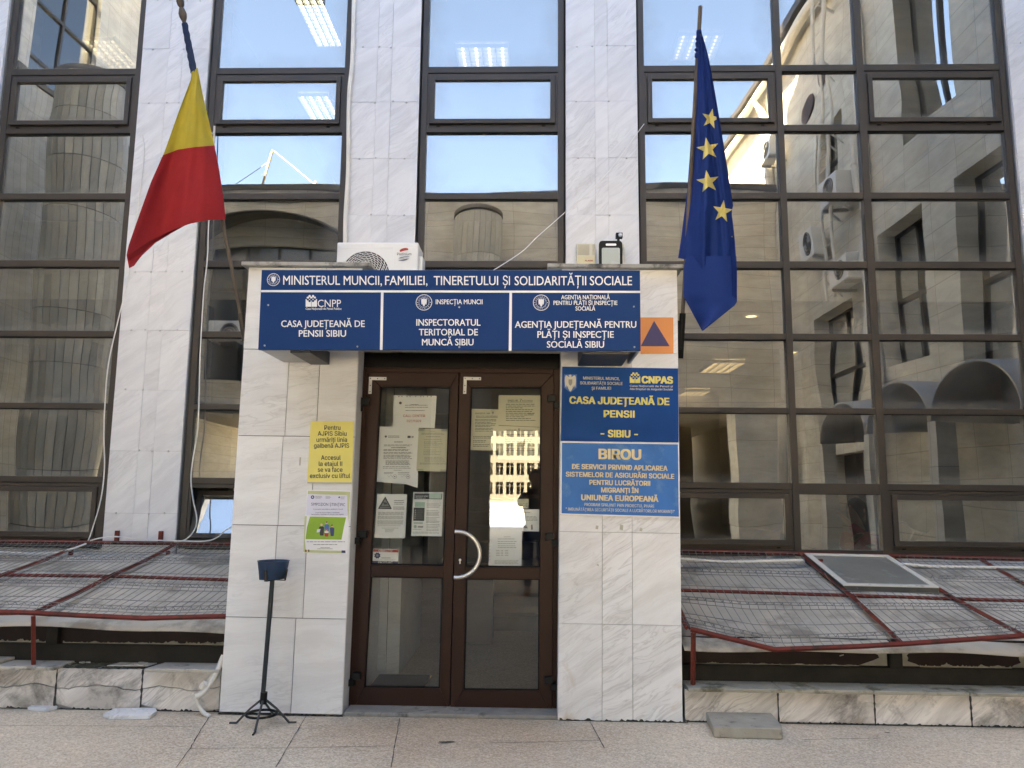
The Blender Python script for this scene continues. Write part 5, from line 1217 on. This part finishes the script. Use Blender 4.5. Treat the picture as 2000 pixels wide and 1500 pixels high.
# ------------------------------------------------------------------ the court behind the viewer (seen in the reflections)
def wallgrid(mb, axis, c0, c1, a0, a1, z0, z1, holes, mi=0):
    "wall slab between c0 and c1 on its axis, with rectangular openings (a0,a1,z0,z1)"
    A = sorted({a0, a1, *[h[0] for h in holes], *[h[1] for h in holes]}); Z = sorted({z0, z1, *[h[2] for h in holes], *[h[3] for h in holes]})
    for i in range(len(A)-1):
        run = None
        for j in range(len(Z)-1):
            ca, cz = (A[i]+A[i+1])/2, (Z[j]+Z[j+1])/2
            op = any(h[0] < ca < h[1] and h[2] < cz < h[3] for h in holes)
            if not op and run is None: run = Z[j]
            if run is not None and (op or j == len(Z)-2):
                e = Z[j] if op else Z[j+1]
                if axis == 'Y': mb.box(A[i], A[i+1], c0, c1, run, e, mi)
                else: mb.box(c0, c1, A[i], A[i+1], run, e, mi)
                run = None
MT['farwall'] = tiles('far_wall_tiles', (.60,.53,.42), (.70,.64,.54), (.30,.26,.21), 1.05, .31, 'XZ')
MT['wingwall'] = tiles('wing_wall_tiles', (.64,.58,.47), (.72,.67,.57), (.32,.29,.24), .75, .42, 'YZ')
MT['leftwall'] = tiles('left_wall_tiles', (.56,.53,.46), (.66,.63,.56), (.30,.27,.23), .16, .92, 'YZ')
MT['colstrip'] = marble('column_strips', (.62,.58,.49), (.46,.42,.35), 80, .22, .5, .4, stain=(.19,.16,.12), stain_at=.64)
MT['farglass'] = glass('far_glass', .16, (.06,.06,.055), (.9,.93,.95))
MT['farframe'] = plain('far_frame', (.035,.03,.026), .5)
MT['soffit'] = plain('soffit_plaster', (.16,.145,.12), .9)
MT['cladpale'] = tiles('pale_cladding', (.55,.53,.48), (.60,.58,.54), (.26,.25,.23), .55, .9, 'YZ')
def win(axis, c, a0, a1, z0, z1, nx, nz, parent, t=.07, sgn=1):
    m = MB(); d0, d1 = (c, c+.08*sgn) if sgn > 0 else (c-.08, c)
    def b(p, q, r, s): m.box(*((p, q, d0, d1) if axis == 'Y' else (d0, d1, p, q)), r, s)
    for k in range(nx+1): x = a0+(a1-a0)*k/nx; b(x-t/2, x+t/2, z0, z1)
    for i in range(nx):
        for k in range(nz+1): z = z0+(z1-z0)*k/nz; b(a0+(a1-a0)*i/nx+t/2, a0+(a1-a0)*(i+1)/nx-t/2, z-t/2, z+t/2)
    o = m.build('window', MT['farframe'], parent); g_ = MB(); cc = c+.04*sgn
    g_.add([(a0,cc,z0),(a1,cc,z0),(a1,cc,z1),(a0,cc,z1)] if axis == 'Y' else [(cc,a0,z0),(cc,a1,z0),(cc,a1,z1),(cc,a0,z1)], [(0,1,2,3)]); g_.build('pane', MT['farglass'], o); return o
# opposite block on columns
ob = empty('opposite_building', (-1, -12, 0), 'stone clad building raised on columns, reflected in the window strips', 'building')
wl = MB(); hl = [(-7.6,-4.3,4.1,7.5)]
wallgrid(wl, 'Y', -9.6, -9.3, -8.7, 6.6, 3.6, 8.85, hl); wl.box(-8.7, 6.6, -20, -9.61, 8.5, 8.84); wl.box(-8.7, -7.75, -20, -9.61, 3.6, 8.49)
wl.box(-14, -8.76, -15, -9.31, 0, 8.84); wl.build('wall', MT['farwall'], ob)
MB().box(-8.8, 6.58, -20.1, -9.2, 8.86, 9.02).build('roof', MT['farframe'], ob)
MB().box(-8.6, 6.58, -20, -9.62, 3.45, 3.59).build('soffit', MT['soffit'], ob)
win('Y', -9.5, -7.6, -4.3, 4.1, 7.5, 4, 3, ob)
MB().box(-7.7, -4.2, -12.0, -11.8, 3.6, 8.4).build('inner_wall', MT['soffit'], ob)
bk = MB(); bk.box(-4.3, -1.95, -15.2, -15, 0, 3.44); bk.box(6.4, 6.58, -20, -9.7, 0, 3.44); bk.box(4.7, 5.5, -15.2, -15, 0, 3.44); bk.box(-2.1, -1.95, -20, -15.2, 0, 3.44); bk.box(5.35, 5.5, -20, -15.2, 0, 3.44)
bk.build('passage_wall', MT['soffit'], ob)
cn = MB(); cn.grid(lambda u, v: (-7.9+4.0*u, -9.3+1.0*v, 7.65+.75*math.sin(math.pi*u)**.8-.18*v*v), 24, 4); o_ = cn.build('arched_canopy', MT['farframe'], ob, smooth=True); so_ = o_.modifiers.new('t', 'SOLIDIFY'); so_.thickness = .06
def column(x, y, r, h, parent, nf=26):
    m = MB(); m.lathe([(r-.03, 0), (r-.03, h)], (x,y,0), 28, 'Z', 1); z = 0
    while z < h-.05:
        z2 = min(h, z+.88)
        for k in range(nf):
            q0, q1 = 2*math.pi*(k+.04)/nf, 2*math.pi*(k+.96)/nf
            m.prism([(x+r*math.cos(q0), y+r*math.sin(q0), z+.006), (x+r*math.cos(q1), y+r*math.sin(q1), z+.006), (x+(r-.025)*math.cos(q1), y+(r-.025)*math.sin(q1), z+.006), (x+(r-.025)*math.cos(q0), y+(r-.025)*math.sin(q0), z+.006)], (0,0,z2-z-.012), 0)
        z = z2
    m.lathe([(r+.02,0),(r+.02,.08)], (x,y,h), 28, 'Z', 1)
    return m.build('column', [MT['colstrip'], MT['soffit']], parent)
column(-.82, -8.6, .56, 7.95, ob); column(-4.4, -8.6, .56, 3.44, ob)
MB().box(5.2, 6.1, -9.25, -8.5, 0, 3.44).build('pillar', MT['cladpale'], ob); MB().box(3.2, 3.7, -9.2, -8.8, 0, 3.44).build('pillar', MT['soffit'], ob)
# left wing with a big round column
lw = empty('left_wing', (-9, -4, 0), 'pale building wing with a round column, reflected in the far left windows', 'building')
wl = MB(); wallgrid(wl, 'X', -9.1, -8.75, -9.2, 1.985, 0, 8.85, [(-8.6,-6.2,1.0,3.2)]); wl.build('wall', MT['leftwall'], lw)
win('X', -8.95, -8.6, -6.2, 1.0, 3.2, 3, 2, lw)
column(-7.45, -3.5, .60, 8.6, lw, 28)
up_ = MB(); wallgrid(up_, 'X', -10.6, -10.2, -12, 1.985, 8.86, 17, [(-4.6,-2.3,9.4,14.5),(-7.9,-5.6,9.4,14.5),(-1.2,.8,9.4,14.5)]); up_.build('upper_wall', MT['cladpale'], lw)
MB().box(-10.19, -8.7, -9.2, 1.85, 8.86, 9.0).build('roof', MT['soffit'], lw)
for a in (-4.6,-7.9): win('X', -10.4, a, a+2.3, 9.4, 14.5, 2, 4, lw)
win('X', -10.4, -1.2, .8, 9.4, 14.5, 2, 4, lw)
# right wing, receding
rw = empty('right_wing', (7, -8, 0), 'tall beige tiled building wing with pipes, receding in the wide window reflection', 'building')
XW = 6.62
H = [(-3.0,-1.35,7.2,10.6),(-1.6,1.2,2.9,6.0),(-4.1,-2.5,3.6,6.0),(-7.3,-5.2,2.7,5.2),(-6.6,-5.5,7.6,9.2),(-6.7,-4.45,0,2.25)]
wl = MB(); wallgrid(wl, 'X', XW, XW+.45, -24, 1.985, 0, 12, H); wl.build('wall', MT['wingwall'], rw)
for h in H[:5]: win('X', XW+.30, h[0], h[1], h[2], h[3], 2 if h[1]-h[0] < 2.5 else 3, 1 if h[3] > 10 else 2, rw)
MB().box(XW+.30, XW+.44, -6.69, -4.46, .01, 2.24).build('door', MT['intdark'], rw)  # dark panel in an invented doorway, added to darken the window reflection here
MB().box(XW+.46, XW+6, -24, 1.8, 0, 11.9).build('core', MT['soffit'], rw)
MB().box(XW-.32, XW+6, -24.1, 1.85, 12.0, 12.18).build('roof', MT['farframe'], rw)
gt = MB(); gt.tube([(XW-.20,-24,11.72),(XW-.20,1.8,11.84)], .10, 10); gt.build('gutter', MT['pvc'], rw, smooth=True)
for y, wv in ((-4.3,.12),(-9.5,.11)):
    m = MB(); m.tube(smooth_path([(XW-.18,y-.5,11.6),(XW-.14,y-.3,11.1),(XW-.12,y,10.0),(XW-.12,y+.02,5.5),(XW-.13,y+.10,4.8),(XW-.12,y+.05,0)], 5), wv, 10)
    for z in (2.5,4.2,7.4,9.3): m.tube([(XW-.12,y+.02,z),(XW-.12,y+.02,z+.05)], wv+.02, 10)
    m.build('downpipe', MT['pvc'], rw, smooth=True)
for y, z in ((-7.1,10.05),(-6.3,10.3)):
    m = MB(); m.lathe([(.24,0),(.24,.03),(.20,.03)], (XW-.03,y,z), 24, 'X'); 
    for k in range(9): hh = -.18+.045*k; wd = math.sqrt(.2**2-hh*hh); m.box(XW-.036, XW-.03, y-wd, y+wd, z+hh-.012, z+hh+.012)
    m.build('round_vent', plain('vent_brown', (.07,.03,.02), .6), rw)
for k in range(3):
    y0 = 1.3-1.9*k; m = MB(); m.grid(lambda u, v: (XW-1.1+1.1*v, y0-.9+.9*math.cos(math.pi*(1-u))+.0, 2.35+.62*math.sin(math.pi*u)), 20, 3)
    o_ = m.build('barrel_canopy', plain('canopy_grey', (.27,.27,.27), .4), rw, smooth=True); so_ = o_.modifiers.new('t', 'SOLIDIFY'); so_.thickness = .03
    MB().box(XW-1.1, XW-.85, y0-1.9, y0-1.7, 0, 2.34).build('pillar', MT['cladpale'], rw)
# ladder
ld = empty('roof_ladder', (XW-.3,-5.6,5.5), 'white steel roof ladder fixed to the tiled wing, seen in the reflection', 'ladder')
m = MB()
for dy in (0,.42): m.tube([(XW-.32,-5.6+dy,5.2),(XW-.32,-5.6+dy,12.9)], .035, 8)
for k in range(5): m.tube([(XW-.32,-5.6,5.6+1.5*k),(XW+.02,-5.6,5.3+1.5*k)], .022, 6); m.tube([(XW-.32,-5.18,5.6+1.5*k),(XW+.02,-5.18,5.3+1.5*k)], .022, 6)
m.build('rails', MT['pvc'], ld)
m = MB()
for k in range(25): m.tube([(XW-.32,-5.6,5.4+.3*k),(XW-.32,-5.18,5.4+.3*k)], .014, 6)
m.build('rungs', MT['pvc'], ld)
def acunit(x, y, z, face, label):
    o = empty('air_conditioner', (x,y,z), label, 'air conditioner', 'air conditioners on the court walls')
    m = MB(); g_ = MB(); k = MB()
    if face == 'X':
        m.box(x, x+.30, y-.40, y+.40, z, z+.55); g_.lathe([(.22,0),(.22,.012)], (x-.0125, y+.09, z+.28), 24, 'X')
        for r0 in (.08,.14,.2): k.tube([(x-.016, y+.09+r0*math.cos(q*.3), z+.28+r0*math.sin(q*.3)) for q in range(22)], .006, 4)
        for dy in (-.3,.3): k.box(x, x+.55, y+dy-.02, y+dy+.02, z-.05, z-.002)
    else:
        m.box(x-.40, x+.40, y-.30, y, z, z+.55); g_.lathe([(.22,0),(.22,.012)], (x+.09, y+.0125, z+.28), 24, 'Y')
        for r0 in (.08,.14,.2): k.tube([(x+.09+r0*math.cos(q*.3), y+.016, z+.28+r0*math.sin(q*.3)) for q in range(22)], .006, 4)
        for dx in (-.3,.3): k.box(x+dx-.02, x+dx+.02, y-.5, y, z-.05, z-.002)
    m.build('case', MT['white'], o, bevel=.02); g_.build('fan', MT['black'], o); k.build('bracket', MT['galv'], o)
acunit(XW-.42,-8.9,9.5,'X','small air conditioner high on the tiled wing under the gutter')
acunit(XW-.42,-12.6,9.2,'X','air conditioner highest and farthest along the tiled wing')
acunit(XW-.42,-5.0,6.9,'X','air conditioner right of the ladder on the tiled wing')
acunit(XW-.42,-6.4,6.3,'X','air conditioner left of the ladder on the tiled wing')
acunit(XW-.42,-4.75,5.3,'X','large white air conditioner low on the tiled wing beside the downpipe')
acunit(-6.95,-9.0+.1,5.0,'Y','air conditioner on the stone wall, reflected in the far left windows')
an = empty('roof_mast', (-5.9,-9.6,9.0), 'slim yellowish guyed mast on the opposite roof, reflected beside the red flag', 'mast')
m = MB(); m.tube([(-6.6,-9.7,9.0),(-6.4,-9.7,10.3)], .035, 8); m.build('pole', plain('mast_cream', (.30,.24,.14), .6), an)
m = MB(); m.tube([(-6.4,-9.7,10.3),(-5.2,-9.7,9.2)], .014, 6); m.tube([(-6.4,-9.7,10.0),(-7.6,-9.7,9.0)], .010, 6); m.tube([(-5.2,-9.7,9.0),(-5.18,-9.7,9.3)], .03, 6); m.build('stay', plain('stay_cream', (.22,.19,.13), .6), an)
# sunlit office tower far beyond the passage
tw = empty('distant_office_block', (-4,-105,0), 'sunlit white office block beyond the passage, reflected in the right door', 'building')
m = MB(); holes = [(-26+1.5*i+.22, -26+1.5*i+1.28, 1.0+2.75*k, 1.0+2.75*k+1.75) for i in range(32) for k in range(7)]
wallgrid(m, 'Y', -105.4, -105, -26, 22, 0, 21.5, holes); m.build('wall', plain('tower_white', (.15,.142,.120), .8, 0, .05, .3), tw)
m = MB(); m.box(-26, 22, -106.5, -106.0, 0, 21); m.build('window', MT['farglass'], tw)
m = MB()
for i in range(32):
    for k in range(7):
        x = -26+1.5*i+.75; z = 1.0+2.75*k; m.box(x-.04, x+.04, -105.5, -105.2, z, z+1.75); m.box(x-.53, x+.53, -105.5, -105.25, z+1.15, z+1.22)
        if (i*7+k*3) % 11 == 0: m.box(x-.45, x+.45, -105, -104.7, z-.75, z-.25)
m.build('window_frame', plain('tower_trim', (.17,.16,.14), .7), tw)
rd = MB(); rd.add([(-80,-104,.004),(80,-104,.004),(80,-23,.004),(-80,-23,.004)], [(0,1,2,3)]); struct(rd.build('pavement', plain('pale_pavers', (.40,.37,.32), .9, 0, .12, 1), loc=(0,-60,0)))
MB().box(-26.3, 22.3, -118, -104.8, 21.5, 22).build('roof', MT['soffit'], tw); MB().box(-26, 22, -118, -106.6, 0, 21.4).build('core', MT['soffit'], tw)

# ------------------------------------------------------------------ people
def skin(name, nodes, edges, mat, parent=None, loc=None, sub=2):
    me = bpy.data.meshes.new(name); org = Vector(loc) if loc is not None else ORG[parent.name]
    me.from_pydata([tuple(Vector(p)-org) for p, r in nodes], edges, []); me.materials.append(mat); me.update()
    o = bpy.data.objects.new(name, me); COL.objects.link(o)
    if parent: o.parent = parent
    else: o.location = org; ORG[o.name] = org
    m = o.modifiers.new('skin', 'SKIN'); m.use_smooth_shade = True
    for i, (p, r) in enumerate(nodes):
        d = me.skin_vertices[0].data[i]; d.radius = (r, r) if not isinstance(r, tuple) else r; d.use_root = (i == 0)
    s = o.modifiers.new('sub', 'SUBSURF'); s.levels = sub; s.render_levels = sub; return o
def ball(mb, c, rx, ry, rz, n=14, cut=None, mi=0):
    c = Vector(c)
    mb.grid(lambda u, v: tuple(c+Vector((rx*math.cos(2*math.pi*u)*math.sin(math.pi*v), ry*math.sin(2*math.pi*u)*math.sin(math.pi*v), rz*math.cos(math.pi*v)))), n*2, n, mi)
MT['skin'] = plain('skin', (.46,.27,.19), .55, 0, .06, 9)
MT['redcoat'] = plain('red_coat', (.50,.028,.030), .8, 0, .15, 8)
MT['hair'] = plain('dark_hair', (.012,.010,.010), .5, 0, .2, 30)
MT['jeans'] = plain('blue_jeans', (.03,.06,.14), .85, 0, .2, 30)
MT['jacket'] = plain('dark_jacket', (.03,.03,.035), .8, 0, .15, 9)
MT['shoe'] = plain('brown_shoe', (.15,.055,.025), .5, 0, .2, 12)
def person(B, face, seated, label, coat, hold=None):
    "B: point on the floor under the pelvis; face: unit vector the person looks along"
    fx = Vector(face).normalized(); lf = Vector((-fx.y, fx.x, 0)); U = Vector((0,0,1)); B = Vector(B)
    P = lambda f, l, u: B+fx*f+lf*l+U*u
    ph = .52 if seated else .93
    o_nodes = [(P(0,0,ph), (.135,.105)), (P(-.01,0,ph+.20), (.13,.10)), (P(.0,0,ph+.38), (.15,.105)), (P(-.005,0,ph+.49), (.085,.075)), (P(.01,0,ph+.57), (.052,.052)), (P(.025,0,ph+.64), (.070,.080)), (P(.03,0,ph+.73), (.078,.092)), (P(.02,0,ph+.79), (.06,.07))]
    ed = [(i, i+1) for i in range(7)]
    hands = hold or [P(.34,.12,ph+.22), P(.34,-.12,ph+.22)]
    for s, hd in ((1, hands[0]), (-1, hands[1])):
        sh = P(0, s*.17, ph+.44); mid = (sh+hd)/2; el = mid+Vector((0,0,-.10))+lf*s*.09
        b0 = len(o_nodes); o_nodes += [(sh, .060), (el, .043), (hd+(el-hd).normalized()*.07, .030), (hd, (.034,.020))]; ed += [(2, b0), (b0, b0+1), (b0+1, b0+2), (b0+2, b0+3)]
        dirf = (hd-el).normalized(); sd2 = dirf.cross(U).normalized(); upn = sd2.cross(dirf)
        for k in range(4):
            f0 = len(o_nodes); off = sd2*(-.024+.016*k); ln = (.062,.072,.068,.055)[k]
            o_nodes += [(hd+dirf*.035+off, .0095), (hd+dirf*(.035+ln*.55)+off+upn*.012, .0085), (hd+dirf*(.035+ln*.8)+off-upn*.008, .007)]; ed += [(b0+3, f0), (f0, f0+1), (f0+1, f0+2)]
        f0 = len(o_nodes); o_nodes += [(hd+sd2*(-.036*s)+dirf*.005, .011), (hd+sd2*(-.05*s)+dirf*.045, .009)]; ed += [(b0+3, f0), (f0, f0+1)]
    for s in (1, -1):
        b0 = len(o_nodes)
        if seated: o_nodes += [(P(.03,s*.10,ph), .085), (P(.42,s*.11,ph+.02), .062), (P(.42,s*.11,.10), .040), (P(.52,s*.11,.05), .035)]
        else: o_nodes += [(P(0,s*.09,ph-.05), .088), (P(.015,s*.10,.50), .060), (P(0,s*.105,.10), .042), (P(.13,s*.11,.05), .036)]
        ed += [(0, b0), (b0, b0+1), (b0+1, b0+2), (b0+2, b0+3)]
    o = skin('person', o_nodes, ed, MT['skin'], None, B); tag(o, label, 'person')
    # clothes: the same skeleton a little thicker
    b = skin('coat' if coat == 'redcoat' else 'jacket', [(p, tuple(1.12*q+.012 for q in (r if isinstance(r, tuple) else (r, r)))) for p, r in o_nodes[:4]]+[(p, r+.016) for j in (8, 8+4+12+2) for p, r in o_nodes[j:j+3] if not isinstance(r, tuple)], [(0,1),(1,2),(2,3),(2,4),(4,5),(5,6),(2,7),(7,8),(8,9)], MT[coat], o)
    lg = len(o_nodes)-8
    skin('trousers', [(o_nodes[0][0], (.148,.118))]+[(p, r+.014) for j in (lg, lg+4) for p, r in o_nodes[j:j+3]], [(0,1),(1,2),(2,3),(0,4),(4,5),(5,6)], MT['jeans'], o)
    m = MB()
    for s in (0, 4):
        a, b_ = o_nodes[lg+s+2][0], o_nodes[lg+s+3][0]; ball(m, (a+b_)/2+Vector((0,0,-.03))+fx*.02, .055+.09*abs(fx.x), .055+.09*abs(fx.y), .05)
    m.build('shoe', MT['shoe'], o, smooth=True)
    hc = P(.022,0,ph+.735); m = MB()
    def hr(u, v):
        q = 2*math.pi*u; d = fx*math.cos(q)+lf*math.sin(q); back = .5-.5*math.cos(q)
        vv = v*(.30+.70*back**.7)*1.0
        if coat == 'redcoat': low = 1.25
        else: low = .72
        a = math.pi*vv*low; rr = math.sin(min(a, math.pi*.55)); return tuple(hc+d*(.098*rr)+U*(.115*math.cos(a) if a < math.pi*.6 else .115*math.cos(math.pi*.6)-.16*(a-math.pi*.6)))
    m.grid(hr, 24, 12); m.build('hair', MT['hair'], o, smooth=True)
    m = MB()
    for s in (1, -1): ball(m, P(.108,s*.032,ph+.745), .012, .012, .008, 6, mi=0); ball(m, P(.02,s*.088,ph+.72), .018, .012, .03, 6, mi=1)
    ball(m, P(.122,0,ph+.715), .013, .013, .022, 6, mi=1); ball(m, P(.112,0,ph+.675), .010, .024, .007, 6, mi=2)
    m.build('face', [MT['ink'], MT['skin'], plain('lips', (.40,.13,.11), .5)], o, smooth=True)
    return o
rp = at(1672,1005,2.75)
person((rp.x+.02, 2.75, .06), (-.75,-.35,0), True, 'person in a red coat with long dark hair sitting behind the window above the hatch', 'redcoat', hold=[Vector((rp.x-.17,2.63,1.22)), Vector((rp.x-.10,2.50,1.05))])
ch = empty('office_chair', (rp.x+.05,2.8,.06), 'dark office chair under the person in the red coat', 'chair')
m = MB(); m.box(rp.x-.18, rp.x+.28, 2.56, 3.03, .44, .50); m.build('seat', MT['intdark'], ch, bevel=.02)
m = MB(); m.box(rp.x+.25, rp.x+.31, 2.6, 3.0, .6, 1.05); m.build('backrest', MT['intdark'], ch, bevel=.02)
for a, b_ in ((-.15,2.6),(.25,2.6),(-.15,3.0),(.25,3.0)): MB().tube([(rp.x+a,b_,.06),(rp.x+a,b_,.44)], .015, 6).build('leg', MT['intdark'], ch)
c = at(1770,1015,2.7)
dk = empty('bracket_arm', (c.x,2.6,.9), 'chrome bracket arm seen behind the low right pane of the wide window', 'bracket')
m = MB(); m.tube(smooth_path([at(1755,1018,2.5), at(1768,1022,2.5), at(1782,1034,2.5), at(1805,1041,2.5), at(1812,1036,2.5)], 5), .010, 8); m.tube([at(1786,1036,2.5), at(1775,1056,2.5)], .009, 8); m.tube(smooth_path([at(1800,1042,2.5), at(1792,1055,2.5), at(1788,1075,2.5)], 4), .007, 8); m.build('arm', MT['steel'], dk, smooth=True)
person((CAM.x+.04, -5.62, 0), (0,1,0), False, 'photographer in jeans and brown shoes reflected in the right door', 'jacket', hold=[Vector((CAM.x-.05,-5.30,1.38)), Vector((CAM.x+.06,-5.30,1.38))])
ph_ = MB(); ph_.box(CAM.x-.075, CAM.x+.075, -5.245, -5.236, CAM.z-.04, CAM.z+.036); tag(ph_.build('phone', MT['black'], None, bevel=.003, loc=(CAM.x,-5.24,CAM.z)), 'dark phone held up by the photographer', 'phone')

bpy.data.objects.remove(_to)
